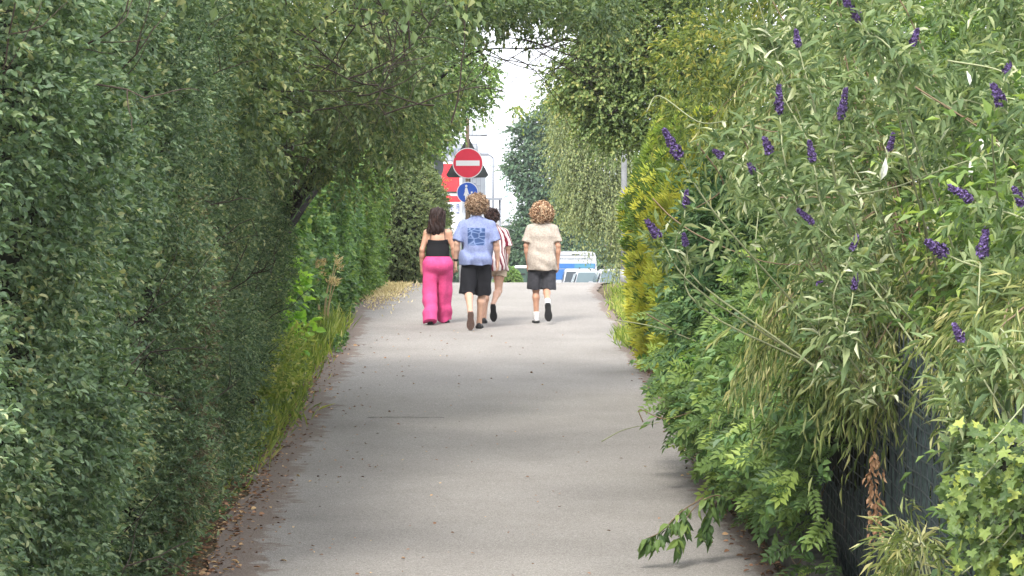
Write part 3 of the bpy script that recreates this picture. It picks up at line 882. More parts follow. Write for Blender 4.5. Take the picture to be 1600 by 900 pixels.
LM['wist'] = leaf_mat('wisteria_leaf', [(0,(.030,.056,.020)),(.5,(.056,.092,.028)),(.85,(.095,.135,.038)),(1,(.17,.22,.055))], .32, .48, .35)
LM['ivy'] = leaf_mat('ivy_leaf', [(0,(.022,.040,.013)),(.4,(.045,.070,.02)),(.75,(.08,.11,.03)),(1,(.18,.20,.045))], .28, .42, .4)
LM['dull'] = leaf_mat('maple_leaf', [(0,(.044,.070,.026)),(.5,(.082,.115,.042)),(.85,(.13,.16,.06)),(1,(.22,.21,.08))], .40, .5, .4)
LM['oak'] = leaf_mat('far_oak_leaf', [(0,(.030,.058,.034)),(.5,(.050,.085,.050)),(1,(.085,.12,.065))], .2, .5, .35)
LM['birch'] = leaf_mat('far_birch_leaf', [(0,(.060,.080,.036)),(.5,(.10,.122,.055)),(1,(.16,.17,.075))], .3, .5, .35)
M_stem = mat('pale_stem', (.24,.26,.14), .7, .3)
M_brown_stem = mat('brown_stem', (.16,.115,.07), .8, .2)
M_conc = mat('concrete', (.13,.125,.115), .92, .2, var=.35, scale=6, bump=.5, bscale=60)
M_screen = mat('privacy_screen', (.050,.078,.074), .75, .3, var=.7, scale=25, bump=.4, bscale=50)
M_wire = mat('fence_wire', (.022,.030,.034), .5, .5)
def flower_mat():
    m, n, l, b = nt('purple_floret')
    at = n.new('ShaderNodeAttribute'); at.attribute_name = 'rnd'
    cr = n.new('ShaderNodeValToRGB'); e = cr.color_ramp.elements
    e[0].color = (.030,.014,.030,1); e[1].color = (.17,.115,.30,1); k = e.new(.5); k.color = (.065,.036,.13,1)
    l.new(at.outputs['Fac'], cr.inputs[0]); l.new(cr.outputs[0], b.inputs['Base Color']); b.inputs['Roughness'].default_value = .7
    return m
M_flor = flower_mat()

# ---- low concrete wall and mesh fence
XW = lambda Y: float(edgeR(Y)) + .10
wall = empty('concrete_wall', (XW(24), 24.0, float(zg(24))), 'low weathered concrete wall under the trailing pinnate vine', 'wall')
for k in range(9):
    y0, y1 = 14.0+2.0*k, 15.985+2.0*k
    b = MB()
    V = []
    for Y in (y0, y1):
        for dx, dz in ((0,-.15),(.16,-.15),(.16,.27),(.145,.285),(.015,.285),(0,.27)):
            V.append([XW(Y)+dx+.004*(k % 2), Y, float(zg(Y))+dz])
    i = np.arange(6); j = (i+1) % 6
    b.add(V, np.stack([i, j, j+6, i+6], 1), [[0,1,2],[0,2,3],[0,3,4],[0,4,5],[6,8,7],[6,9,8],[6,10,9],[6,11,10]])
    place(b.build('concrete_slab', M_conc, None), wall)
fence = empty('mesh_fence', (2.12, 17.0, float(zg(17))), 'dark wire mesh fence with a dark woven screen behind the grassy leaves', 'fence')
FX = lambda Y: 2.20 - .006*(Y-14)
for k in range(7):
    Y = 12.2 + 2.5*k
    b = MB().tube([(FX(Y)+.05, Y, float(zg(Y))-.2), (FX(Y)+.05, Y, float(zg(Y))+2.05)], .03, 8)
    b.tube([(FX(Y)+.05, Y, float(zg(Y))+2.05), (FX(Y)+.05, Y, float(zg(Y))+2.08)], [.036,.02], 8)
    place(b.build('post', M_wire, None, smooth=True), fence)
g = rng_(200)
for k in range(78):                                             # woven strips of the screen, one by one
    y0 = 12.2 + .19*k
    b = MB()
    V = []
    for t in np.linspace(0, 1, 9):
        for dy in (0, .178):
            V.append([FX(y0)+.018+.014*math.sin(t*26+k*math.pi)+g.normal()*.003, y0+dy, float(zg(y0))+.05+1.85*t])
    V = np.array(V); n = len(V); V = np.concatenate([V, V+np.array([.004,0,0])])
    i = np.arange(0, n-2, 2)
    Q = np.concatenate([np.stack([i, i+1, i+3, i+2], 1), np.stack([i+n, i+2+n, i+3+n, i+1+n], 1), np.stack([i, i+2, i+2+n, i+n], 1), np.stack([i+1, i+1+n, i+3+n, i+3], 1)])
    place(b.add(V, Q).build('screen_strip', M_screen, None), fence)
for k in range(74):
    Y = 12.2+.2*k
    P = np.array([[FX(Y)-.012+g.normal()*.004, Y+.02*math.sin(h*3+k), float(zg(Y))+.03+h] for h in np.linspace(0, 1.95, 10)])
    place(MB().tube(P, .0045, 5).build('wire', M_wire, None), fence)
for k in range(22):
    P = np.array([[FX(Y)-.014+.004*math.sin(Y*7+k), Y, float(zg(Y))+.06+.088*k+.014*math.sin(Y*3.1+k*.7)] for Y in np.linspace(12.2, 26.9, 70)])
    place(MB().tube(P, .0045, 5).build('wire', M_wire, None), fence)

# ---- golden conifer hedge
def conifer(label, seed, cx, cy, h, r, m, n, gold, group):
    g = rng_(seed)
    z0 = float(zg(cy))
    root = empty('conifer', (cx, cy, z0), label, 'conifer', group)
    limb('trunk', [(cx,cy,z0-.1),(cx,cy,z0+h*.5),(cx,cy,z0+h*.92)], .06, .015, M_bark, root, 8, 7, seed)
    t = 1-(1-g.random(n))**1.15 if False else g.random(n)
    a = g.random(n)*6.283
    rad = r*np.minimum(1.0, (1.02-t)*2.6)**.6*np.minimum(1, .82+t*1.2)
    rad = rad*(1+.10*np.sin(a*5+t*9)+.08*np.sin(a*9-t*23)) 
    dep = g.random(n)**2.2
    q = rad*(1-.45*dep)
    P = np.stack([cx+np.cos(a)*q, cy+np.sin(a)*q, z0+.03+t*h], 1)
    D = np.stack([np.cos(a), np.sin(a), .55+.7*t], 1) + g.normal(size=P.shape)*.35
    T = np.stack([-np.sin(a), np.cos(a), .0*a], 1)
    N = T + g.normal(size=P.shape)*.55
    s = .7+.6*g.random(n)
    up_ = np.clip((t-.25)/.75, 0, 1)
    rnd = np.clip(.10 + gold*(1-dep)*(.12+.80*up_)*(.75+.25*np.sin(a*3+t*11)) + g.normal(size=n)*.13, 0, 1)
    lv = Leaves(P, D, N, .16*s, .14*s, rnd)
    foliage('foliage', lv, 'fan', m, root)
    def prof(U, V):
        tt = (1+np.cos(V))/2
        rr = r*.66*np.minimum(1, (1.0-tt)*2.6)**.6*np.minimum(1, tt*8)
        return np.stack([cx+np.cos(U)*rr, cy+np.sin(U)*rr, z0+.05+tt*h*.9], -1)
    lumpy('shade_dark_core', prof, 18, 14, M_core, root, seed, .02)
    return root
CG = 'conifers along the wall'
conifer('bright golden-yellow columnar conifer at the path edge', 211, 2.13, 42.6, 2.95, .60, LM['gold'], 8000, .95, CG)
conifer('yellow-green conifer before the bright golden one', 212, 2.18, 39.6, 2.9, .66, LM['gold'], 6500, .75, CG)
conifer('green conifer half hidden behind the purple-flowering shrub', 213, 2.30, 36.4, 2.9, .70, LM['gold'], 5500, .5, CG)
conifer('dark green conifer behind the purple-flowering shrub', 214, 2.42, 33.2, 2.8, .74, LM['fir'], 3800, .45, CG)
conifer('dark green conifer above the trailing pinnate vine', 215, 2.58, 29.8, 2.6, .78, LM['fir'], 3600, .4, CG)

# ---- tree arching from the fence side
t3 = tree('field_maple', (2.9, 52.0, float(zg(52))), 'full green maple arching over the path behind the golden conifer', 'trees arching over the path')
limb('trunk', [(2.9,52,2.6),(2.75,52,4.4),(2.4,51.8,5.8),(1.9,51.5,7.2)], .15, .06, M_bark, t3, 14, 9, 6)
for s_, c_ in enumerate([[(1060,150,51.8),(1000,120,51.5),(930,85,51),(880,70,50.6)], [(1040,90,51.5),(990,150,50),(950,180,49.5)], [(1010,30,51.5),(940,10,50.8),(870,-5,50)], [(960,70,51),(915,68,50.4),(880,62,50),(850,75,49.8)]]):
    limb('limb', [px(*q) for q in c_], .05, .012, M_bark, t3, 10, 6, s_+30)
pf = []
for x, y, Yq, r in [(855,122,50,.10),(850,150,50,.08),(842,162,50,.05),(874,112,50,.15),(890,140,50,.22),(915,130,50,.28),(875,155,50.4,.10),(905,165,50,.18),(940,150,50,.42),(935,190,50,.28),(960,205,50,.28),(985,180,50,.4),(1000,212,50,.24),(1020,150,50,.45),(925,100,50,.36),
                    (960,90,50,.42),(1000,90,50,.45),(1050,100,50,.5),(1060,170,50,.4),(925,64,50,.2),(945,40,50,.3),(980,30,50,.45),(1040,30,50,.5),(1100,60,50,.6),(915,15,50,.25),(890,-20,50,.3),(940,-40,50,.6),(1030,-50,50,.7),(815,172,49.8,.07),(808,168,49.8,.05),(905,92,50,.14),(1100,150,51,.5),(1150,100,51,.6)]:
    pf.append((px(x, y, Yq), (r*1.05, r*1.05, r*.95)))
lv = crown(221, pf, 8200, .24, 10, .060, .042, droop=.4, ldroop=.45)
foliage('crown', lv, 'diamond', LM['dull'], t3)
g = rng_(222)
st = [px(g.uniform(870,925), g.uniform(55,100), 50) for _ in range(10)]
twig_net('twigs', st, [np.array([-1,.1,-.1])+g.normal(size=3)*.3 for _ in st], .6, .006, M_twig, t3, 223, 2)
# taller foliage mass behind the flowering shrub (yellowish)
t4 = tree('locust_tree', (3.9, 33.0, float(zg(33))), 'yellow-tinged feathery tree rising behind the purple-flowering shrub', 'trees arching over the path')
limb('trunk', [(3.9,33,1.9),(3.7,33,4),(3.3,32.8,5.6),(2.9,32.5,7)], .11, .04, M_bark, t4, 12, 8, 7)
pf = []
g = rng_(231)
for _ in range(60):
    x, y = g.uniform(1040, 1680), g.uniform(-140, 190)
    r = g.uniform(.3, .5); Yq = g.uniform(31, 36)
    pf.append((px(x + r*F/Yq*.5, y, Yq), (r, r, r*.8)))
lv = crown(232, pf, 5200, .34, 11, .075, .026, droop=.35, ldroop=.3)
foliage('crown', lv, 'diamond', LM['loc'], t4)

# ---- bamboo-like arching shrub
def spray_bush(name, label, seed, fronds, n_per, L, ll, lw, m, stem_m, cat, n=9, theta=.5, ldroop=.5, singles=0, tpl='blade'):
    """fronds: list of control polylines; drooping side shoots with narrow leaves"""
    g = rng_(seed)
    b0 = fronds[0][0]
    root = empty(name, (b0[0], b0[1], float(zg(b0[1]))), label, cat)
    Ps, Ds = [], []
    for k, c in enumerate(fronds):
        pts = curve_pts(c, 18)
        place(MB().tube(pts, np.linspace(.008,.003,18), 5).build('cane', stem_m, None, smooth=True), root)
        j = g.integers(4, 18, n_per)
        Ps.append(pts[j] + g.normal(size=(n_per,3))*.05)
        tg = np.gradient(pts, axis=0)[j]
        Ds.append(norm(tg)*.7 + g.normal(size=(n_per,3))*.45 + np.array([-.1,-.1,-.45]))
    P, D = np.concatenate(Ps), np.concatenate(Ds)
    lv = shoots(P, D, L*(.6+.8*g.random(len(P))), n, ll, lw, seed+1, theta=theta, droop=.5, ldroop=ldroop, up=.4, out=.4)
    if singles: lv = single_leaves(lv, tpl, m, root, singles, cell=5)
    foliage('foliage', lv, tpl, m, root)
    return root
def fronds(seed, n, base, targets, spread):
    g = rng_(seed); out = []
    for k in range(n):
        x, y, Y = targets[k % len(targets)]
        e = px(x+g.normal()*spread, y+g.normal()*spread*.6, Y+g.normal()*.6)
        b = np.array(base) + g.normal(size=3)*np.array([.15,.5,.02]); 
        mid = (b*.35+e*.65); mid[2] = max(e[2], b[2]) + .35+.3*g.random()
        mid[0] = b[0]*.6+e[0]*.4
        out.append([b, (b+mid)/2+np.array([.1,0,.2]), mid, (mid+e)/2+np.array([0,0,.12]), e])
    return out
fr1 = fronds(241, 26, (2.75,21.5,1.5), [(1290,560,20.5),(1240,520,21),(1330,600,20),(1380,560,20),(1210,560,22),(1260,600,20.5),(1340,520,20.5),(1410,590,19.5),(1180,520,22.5)], 28)
spray_bush('bamboo', 'weeping narrow-leaved bamboo hanging over the dark mesh fence', 242, fr1, 60, .30, .105, .0105, LM['bamb'], M_brown_stem, 'bamboo', singles=200)
fr2 = fronds(243, 20, (2.75,16.8,1.3), [(1540,560,16.5),(1520,540,16.5),(1580,600,16),(1610,540,16.5),(1500,530,17),(1570,600,16),(1620,560,16)], 18)
for f_ in fr2:
    for q in (1,2,3): f_[q][2] = min(f_[q][2], 3.55)
spray_bush('bamboo', 'pale weeping bamboo at the picture edge above the ivy', 244, fr2, 50, .28, .105, .010, LM['bamb'], M_brown_stem, 'bamboo', singles=150)
fr3 = fronds(245, 16, (2.95,25.5,1.6), [(1180,210,25),(1220,190,25),(1260,230,25),(1150,240,25.5),(1300,220,25),(1210,250,25)], 26)
spray_bush('bamboo', 'yellow-green weeping bamboo tuft between the purple flower spikes', 246, fr3, 55, .30, .11, .011, LM['bamb'], M_brown_stem, 'bamboo', singles=60)
fr4 = fronds(247, 7, (2.35,15.6,1.2), [(1420,820,16.2),(1390,850,16.4),(1450,860,16),(1405,840,16.5),(1440,870,16)], 12)
spray_bush('bamboo', 'low straggly bamboo shoots at the foot of the mesh fence', 248, [[np.array([2.12+.05*k%.2,16.3,1.27]), px(1420+6*k,900,16.3), (px(1420+6*k,900,16.3)+f[-1])/2+np.array([0,0,.08]), f[-1]] for k, f in enumerate(fr4)], 10, .2, .10, .010, LM['bamb'], M_stem, 'bamboo', theta=.8, ldroop=.1)

# ---- buddleia with flower spikes
bd = empty('buddleia', (3.1, 20.5, float(zg(20.5))), 'large grey-green buddleia shrub with purple flower spikes', 'shrub')
g = rng_(251)
spikes = [(1050,225,21,-32,52,24),(1217,155,20,-3,44,18),(1199,228,20,-25,28,20),(1267,236,20,-12,32,18),(1317,163,20.5,10,50,18),(1392,222,21,15,26,14),(1558,148,18.5,-30,38,26),(1500,302,18.5,-62,42,24),
          (1463,387,18.5,-62,40,30),(1537,380,18.2,10,48,26),(1592,308,18,-35,36,22),(1497,520,17,-30,30,20),(1020,358,21.5,-38,36,20),(1070,375,21.5,-12,20,14),(1122,240,21,-60,18,14),
          (1174,263,20.5,-30,18,14),(1258,338,20,-50,34,14),(1336,440,19.5,10,24,12),(1281,440,19.8,0,16,12),(1072,310,21.5,5,26,14),(1334,18,20,-35,36,22),(1321,4,20,-30,14,12),(1574,106,19,20,18,14),(1335,380,19.6,20,26,12),(1428,60,20,20,30,14),(1245,60,20.5,-10,26,14)]
stems, Ps, Ds = [], [], []
tips = []
for (x, y, Y, ang, ln, wd) in spikes:
    Y = Y - 2.2
    e = px(x, y, Y)
    d = np.array([math.sin(R(ang))*.9, -.15, math.cos(R(ang))]); d = norm(d)
    tips.append((e, d, ln/F*Y, wd/F*Y))
def stem_to(e, d, base, k):
    back = e - d*.35
    mid = (base*.45+back*.55); mid[2] = (base[2]+back[2])/2 + .35
    return curve_pts([base, mid, back + np.array([.05,0,-.03]), e - d*.02], 20)
base0 = np.array([3.1, 20.5, float(zg(20.5))])
k = 0
for (e, d, ln, wd) in tips:
    c = stem_to(e - d*ln*.5, d, base0+g.normal(size=3)*np.array([.25,1.0,.0]), k); k += 1
    place(MB().tube(c, np.linspace(.0075,.004,20), 5).build('stem', M_stem, None, smooth=True), bd)
    stems.append(c)
for k in range(150):                                            # leafy shoots without flowers
    x, y = g.uniform(1090, 1690), g.uniform(-90, 470)
    if x < 1150 - .25*max(0, 200-y) + max(0, (y-330))*.8: continue
    Y = g.uniform(19, 24) if x < 1400 else g.uniform(17.6, 22)
    e = px(x, y, Y); d = norm(np.array([-.55+g.normal()*.5, -.5+g.normal()*.3, .55+g.normal()*.45]))
    c = stem_to(e, d, base0+g.normal(size=3)*np.array([.3,1.2,0]), k)
    if k % 3 == 0: place(MB().tube(c, np.linspace(.0065,.003,20), 5).build('stem', M_stem if k % 2 else M_brown_stem, None, smooth=True), bd)
    stems.append(c)
for c in stems:                                                 # paired leaves along the last part of each stem
    tg = norm(np.gradient(c, axis=0))
    for t in np.linspace(.52, .985, 10):
        if c[-1][0] < 1.06 and t < .8: continue
        i = t*19; i0 = int(i); p = c[i0]*(1-(i-i0)) + c[min(19,i0+1)]*(i-i0); d = tg[i0]
        side = norm(np.cross(d, g.normal(size=3)))
        for s_ in (-1, 1):
            Ps.append((p, norm(d*.55+side*s_*.85+np.array([0,0,-.12])), .4+.6*(1-abs(t-.72)*2)))
        if t > .8:
            Ps.append((p, norm(d*.8+g.normal(size=3)*.5), .45))
O = np.array([q[0] for q in Ps]); A = np.array([q[1] for q in Ps]); sz = np.array([q[2] for q in Ps])
A[:,2] -= .25*g.random(len(A))
n = len(O); s = sz*(.75+.5*g.random(n))
lv = Leaves(O, A, np.array([0,-.25,.9])+g.normal(size=(n,3))*.45, .165*s, .040*s, g.random(n)*.93)
lv2 = []
# small axillary leaf tufts fill the shrub
idx = g.integers(0, n, 2600)
lvt = shoots(O[idx]+g.normal(size=(2600,3))*.06, A[idx]+g.normal(size=(2600,3))*.5, .12, 6, .085, .021, 253, droop=.2)
lvt.rnd *= .93
lv = single_leaves(lv, 'long', LM['budd'], bd, 300, cell=12)
foliage('foliage', lv, 'long', LM['budd'], bd)
foliage('small_leaves', lvt, 'diamond', LM['budd'], bd)
M_silver = mat('leaf_underside', (.62,.63,.55), .7, .3)
for (x, y, Y, ang, ln) in [(1381,264,18.6,15,.125),(1513,122,18.5,-8,.08),(1532,222,18.4,-5,.09),(1516,262,18.3,8,.10)]:
    e = px(x, y, Y); a = np.array([[math.sin(R(ang)), -.1, math.cos(R(ang))]])
    l1 = Leaves(e[None]-a*ln/2, a, np.array([[.3,-1,.2]]), np.array([ln]), np.array([ln*.33]), np.array([0.]))
    o = link('leaf', leaf_mesh('leaf', l1, 'long'), M_silver); place(o, bd); o['label'] = 'pale silvery leaf turned to show its underside'
# flower spikes
def spike_mesh(e, d, ln, wd, seed):
    g = rng_(seed)
    nfl = int(150*ln/.14)
    t = g.random(nfl); a = g.random(nfl)*6.283
    ref = norm(np.cross(d, [0.3,1,.1])); r2 = np.cross(d, ref)
    rr = wd*.5*(np.clip(t*6, 0, 1)**.5)*(1.12-.85*t)*(.5+.5*g.random(nfl))*(1+.25*np.sin(t*23+a*2))
    dirs = np.cos(a)[:,None]*ref + np.sin(a)[:,None]*r2
    O = e - d*ln*.5 + d*(t*ln)[:,None] + dirs*(rr*.55)[:,None]
    lvs = []
    for q in range(4):
        u = norm(np.cross(dirs, d))*math.cos(q*1.571)+d*math.sin(q*1.571)
        lvs.append(Leaves(O+dirs*(rr*.4)[:,None], norm(u+dirs*.5), dirs+0*u, np.full(nfl,.011)*(.8+.5*g.random(nfl)), np.full(nfl,.010), g.random(nfl)))
    core = Leaves(O, dirs+d*.4, np.cross(dirs, d), np.maximum(rr*.8,.008), np.full(nfl,.008), g.random(nfl)*.4)
    return leaf_mesh('flower_spike', Leaves.cat(lvs+[core]), 'hex')
for k, (e, d, ln, wd) in enumerate(tips):
    o = link('flower_spike', spike_mesh(e, d, ln*1.0, wd*.82, 260+k), M_flor, None, None); place(o, bd)
# long bare canes that cross the shrub
for k, c_ in enumerate([[(1090,225,20),(1130,290,20.2),(1080,330,20.4)], [(1318,308,18.6),(1400,292,18.4),(1480,262,18.2),(1590,226,18)], [(1190,310,19.6),(1250,308,19.5),(1330,309,19.4)],
                        [(1010,175,22),(1030,150,22),(1090,190,21.5),(1135,190,21)], [(1020,310,21.5),(1050,340,21.4),(1100,372,21),(1200,410,20.4),(1300,412,20)], [(1190,470,19.8),(1180,400,19.9),(1185,330,20)],
                        [(1420,130,18.5),(1530,200,18.2),(1570,230,18)], [(1480,95,18.5),(1560,110,18.3),(1600,140,18.2)], [(1460,170,18.6),(1520,190,18.4),(1590,260,18.2)], [(1600,345,17.8),(1560,325,17.9),(1500,302,18)]]):
    place(MB().tube(curve_pts([px(*q) for q in c_], 16), np.linspace(.0055,.003,16), 5).build('cane', M_stem if k % 2 else M_brown_stem, None, smooth=True), bd)

# ---- trailing pinnate vine over the wall
vn = empty('pinnate_vine', (2.1, 25.5, float(zg(25.5))), 'trailing green vine with feather-like leaves spilling over the concrete wall', 'vine')
g = rng_(271)
O, A, N, Ls = [], [], [], []
for k in range(1800):
    Y = g.uniform(20.3, 29.8)
    xm = 2.0 - .012*(Y-20) ; h = g.random()**.8
    hmax = 1.55 + .25*math.sin(Y*1.3)
    if Y < 24 and h < .34 - .06*(Y-20.3) and g.random() < .75: continue
    z = float(zg(Y)) + .24 + h*(hmax+.14)
    X = xm - (.36+.30*min(1, max(0, (Y-22)/6)))*math.sin(min(1, .1+h*.95)*math.pi)**.7*(.45+.65*g.random()) + .10*g.random() + .05
    O.append([X, Y, z]); A.append([-.75+g.normal()*.45, -.55+g.normal()*.4, -.15+g.normal()*.4+ (.5 if h > .8 else 0)])
    N.append([-.1+g.normal()*.3, -.5+g.normal()*.3, .8]); Ls.append(.20*(.5+.9*g.random()))
O = np.array(O); A = np.array(A); N = np.array(N); Ls = np.array(Ls)
lv = Leaves(O, A, N, Ls, Ls*1.05, g.random(len(O))*.9)
gx_ = rng_(277); ix = gx_.integers(0, len(O), 900)
foliage('broad_leaves', shoots(O[ix]+gx_.normal(size=(900,3))*.08, A[ix]+gx_.normal(size=(900,3))*.4, .16, 6, .075, .042, 278), 'hex', LM['vine'], vn)
lv = single_leaves(lv, 'pinnate', LM['wist'], vn, 280, name='pinnate_leaf', cell=10)
foliage('foliage', lv, 'pinnate', LM['wist'], vn)
st = np.array([px(g.normal(1170,38), g.normal(555,22), 26.5) for _ in range(26)] + [px(g.normal(1290,16), g.normal(660,10), 22) for _ in range(7)])
lv = Leaves(st, np.array([-.5,-.5,.15])+g.normal(size=st.shape)*.45, np.array([-.1,-.5,.8])+g.normal(size=st.shape)*.25, np.full(len(st),.24), np.full(len(st),.25), g.random(len(st)))
lv = single_leaves(lv, 'pinnate', LM['bright'], vn, 60, name='pinnate_leaf', cell=6)
if len(lv.O): foliage('fresh_shoots', lv, 'pinnate', LM['bright'], vn)
for k, c_ in enumerate([[(1170,600,26),(1142,560,26),(1140,610,26),(1165,660,25.8),(1160,690,25.6)], [(960,500,27),(1020,510,27),(1080,530,26.5),(1150,560,26)], [(1005,660,26),(1000,640,26),(1040,655,26),(1090,640,26)],
                        [(940,690,28),(975,672,28),(1030,660,27)], [(1230,850,22.5),(1250,880,22),(1290,760,22.3),(1310,720,22.6)], [(1180,690,24),(1195,730,24),(1175,770,24)], [(1010,490,27),(1060,520,26.8),(1100,545,26.5)]]):
    place(MB().tube(curve_pts([px(*q) for q in c_], 16), np.linspace(.005,.003,16), 5).build('tendril', M_stem if k % 2 else M_brown_stem, None, smooth=True), vn)
# solid core of the vine, inner shade put into its colour
def vprof(U, V):
    Y = 26.8 + 6.6*np.cos(V)
    return np.stack([2.42+.34*np.cos(U)*np.sin(V)**.4, Y, zg(Y)+1.1+.85*np.sin(U)*np.sin(V)**.4], -1)
lumpy('shade_dark_core', vprof, 18, 30, M_core, vn, 9, .03)
# dead brown hanging leaves by the fence
lv = shoots(np.array([px(g.normal(1368,5), y, 19.3) for y in np.linspace(700, 830, 30)]), np.array([0,-.2,-1.0])+g.normal(size=(30,3))*.3, .08, 4, .045, .02, 275)
M_dead = leaf_mat('dead_leaf', [(0,(.16,.09,.05)),(.5,(.27,.16,.095)),(1,(.36,.24,.15))], .1, .8, .2)
o = foliage('dead_leaves', lv, 'hex', M_dead, vn)

# hanging sprig low over the path
sp = empty('hanging_sprig', tuple(px(1200,770,24)), 'leafy sprig dangling low over the asphalt from the vine', 'branch')
main = curve_pts([px(1215,745,24), px(1160,780,23.9), px(1115,775,23.8), px(1080,800,23.7), px(1060,840,23.6)], 22)
side = curve_pts([px(1100,778,23.8), px(1065,800,23.7), px(1035,830,23.6), px(1012,842,23.6)], 14)
down = curve_pts([px(1125,777,23.8), px(1108,805,23.8), px(1098,838,23.8)], 10)
Lall = []
for q, c in enumerate((main, side, down)):
    place(MB().tube(c, np.linspace(.006,.003,len(c)), 5).build('stem', M_brown_stem, None, smooth=True), sp)
    g = rng_(280+q); j = g.integers(4 if q == 0 else 1, len(c), 12 if q else 16)
    lvq = shoots(c[j], np.gradient(c, axis=0)[j]*20+np.array([0,-.2,-.5])+g.normal(size=(len(j),3))*.3, .07, 4, .105, .046, 284+q, ldroop=.5)
    Lall.append(lvq)
lv = single_leaves(Leaves.cat(Lall), 'long', LM['wist'], sp, 200, cell=2)
if len(lv.O): foliage('foliage', lv, 'long', LM['wist'], sp)

# ---- ivy
iv = empty('ivy', (2.2, 13.9, float(zg(13.9))), 'yellow-green ivy climbing at the corner below the pale bamboo', 'ivy')
g = rng_(291)
n = 1000
x = g.uniform(1478, 1640, n); y = g.uniform(655, 930, n)
ok = (x > 1500 + 25*np.sin(y*.03) + np.clip((760-y)*.35, 0, 60)) | ((x > 1490) & (g.random(n) < .25))
x, y = x[ok], y[ok]; n = len(x); Yv = 13.7 + .5*g.random(n)
O = np.stack([(x-CX)/F*Yv, Yv, CAMZ+(HY-y)/F*Yv], 1)
A = np.array([-.25,-.3,-.5]) + g.normal(size=(n,3))*.5
N = np.array([-.15,-.8,.55]) + g.normal(size=(n,3))*.35
s = .7+.6*g.random(n)
lv = Leaves(O, A, N, .062*s, .062*s, g.random(n))
lv = single_leaves(lv, 'ivy', LM['ivy'], iv, 300, cell=14)
foliage('foliage', lv, 'ivy', LM['ivy'], iv)
for k in range(9):
    x0, y0 = g.uniform(1500,1600), g.uniform(690, 900)
    place(MB().tube(curve_pts([px(x0,y0,13.8), px(x0+25,y0-22,13.8), px(x0+70,y0-75,13.85)], 10), .0035, 5).build('stem', M_stem, None, smooth=True), iv)
def iprof(U, V):
    return np.stack([2.36+.30*np.cos(U)*np.sin(V)**.5, 14.6+.35*np.cos(V)*1.0+.2*np.sin(U), 1.9+1.2*np.cos(V)], -1)
lumpy('shade_dark_core', iprof, 14, 12, M_core, iv, 4, .02)
# silvery plant between bamboo and ivy (young buddleia)
by = empty('buddleia_sapling', (2.35, 15.0, float(zg(15))), 'young grey-green buddleia sprouting between the pale bamboo and the ivy', 'shrub')
Lall = []
g = rng_(301)
for k, c_ in enumerate([[(1560,900,15),(1520,770,15),(1485,650,15.2),(1470,590,15.3)], [(1590,800,15),(1540,690,15),(1500,600,15)], [(1570,760,14.9),(1530,690,14.9),(1495,640,14.9)], [(1600,700,14.8),(1560,610,14.8),(1530,560,14.8)], [(1580,880,15),(1520,800,15),(1500,770,15)], [(1620,640,14.6),(1590,580,14.6),(1560,540,14.6)], [(1540,860,15),(1520,740,15),(1492,700,15)]]):
    c = curve_pts([px(*q) for q in c_], 14)
    place(MB().tube(c, np.linspace(.007,.003,14), 5).build('stem', M_stem, None, smooth=True), by)
    j = np.repeat(np.arange(3, 14), 3)
    Lall.append(shoots(c[j], np.gradient(c, axis=0)[j]*20+g.normal(size=(len(j),3))*.4, .05, 2, .12, .030, 302+k, ldroop=.35))
lv = Leaves.cat(Lall); lv.rnd *= .93
lv = single_leaves(lv, 'long', LM['budd'], by, 220, cell=6)
if len(lv.O): foliage('foliage', lv, 'long', LM['budd'], by)
# backing shrubs behind the fence so that no gap opens to bare ground
def back_shrub(label, seed, pf, n, ll, lw, m, tpl='diamond'):
    c = pf[0][0]
    root = empty('garden_shrub', (float(c[0])+.6, float(c[1]), float(zg(c[1]))), label, 'shrub', 'garden shrubs behind the fence')
    lv = crown(seed, pf, n, .3, 9, ll, lw, droop=.3)
    foliage('foliage', lv, tpl, m, root)
    for k, (cc, rr) in enumerate(pf[:4]):
        limb('stem', [(root.location[0], root.location[1], root.location[2]-.1), ((root.location[0]+cc[0])/2, (root.location[1]+cc[1])/2, (root.location[2]+cc[2])/2+.2), tuple(cc)], .025, .008, M_bark, root, 8, 5, seed+k)
    return root
g = rng_(311)
back_shrub('dense green garden shrub behind the buddleia', 312, [(px(g.uniform(1230,1640), g.uniform(60,470), 26.0+g.random()), (.45,.4,.4)) for _ in range(42)], 3400, .085, .04, LM['wist'])
back_shrub('shaded garden shrub behind the dark mesh fence', 314, [((g.uniform(2.55,3.6), g.uniform(15.5,22), g.uniform(1.7,4.2)), (.4,.5,.45)) for _ in range(46)], 2300, .085, .04, LM['wist'])
back_shrub('dull green shrub between the dark conifers and the bamboo', 316, [(px(g.uniform(1130,1330), g.uniform(330,520), 26.5+g.random()), (.35,.35,.35)) for _ in range(20)], 1700, .08, .035, LM['fir'])

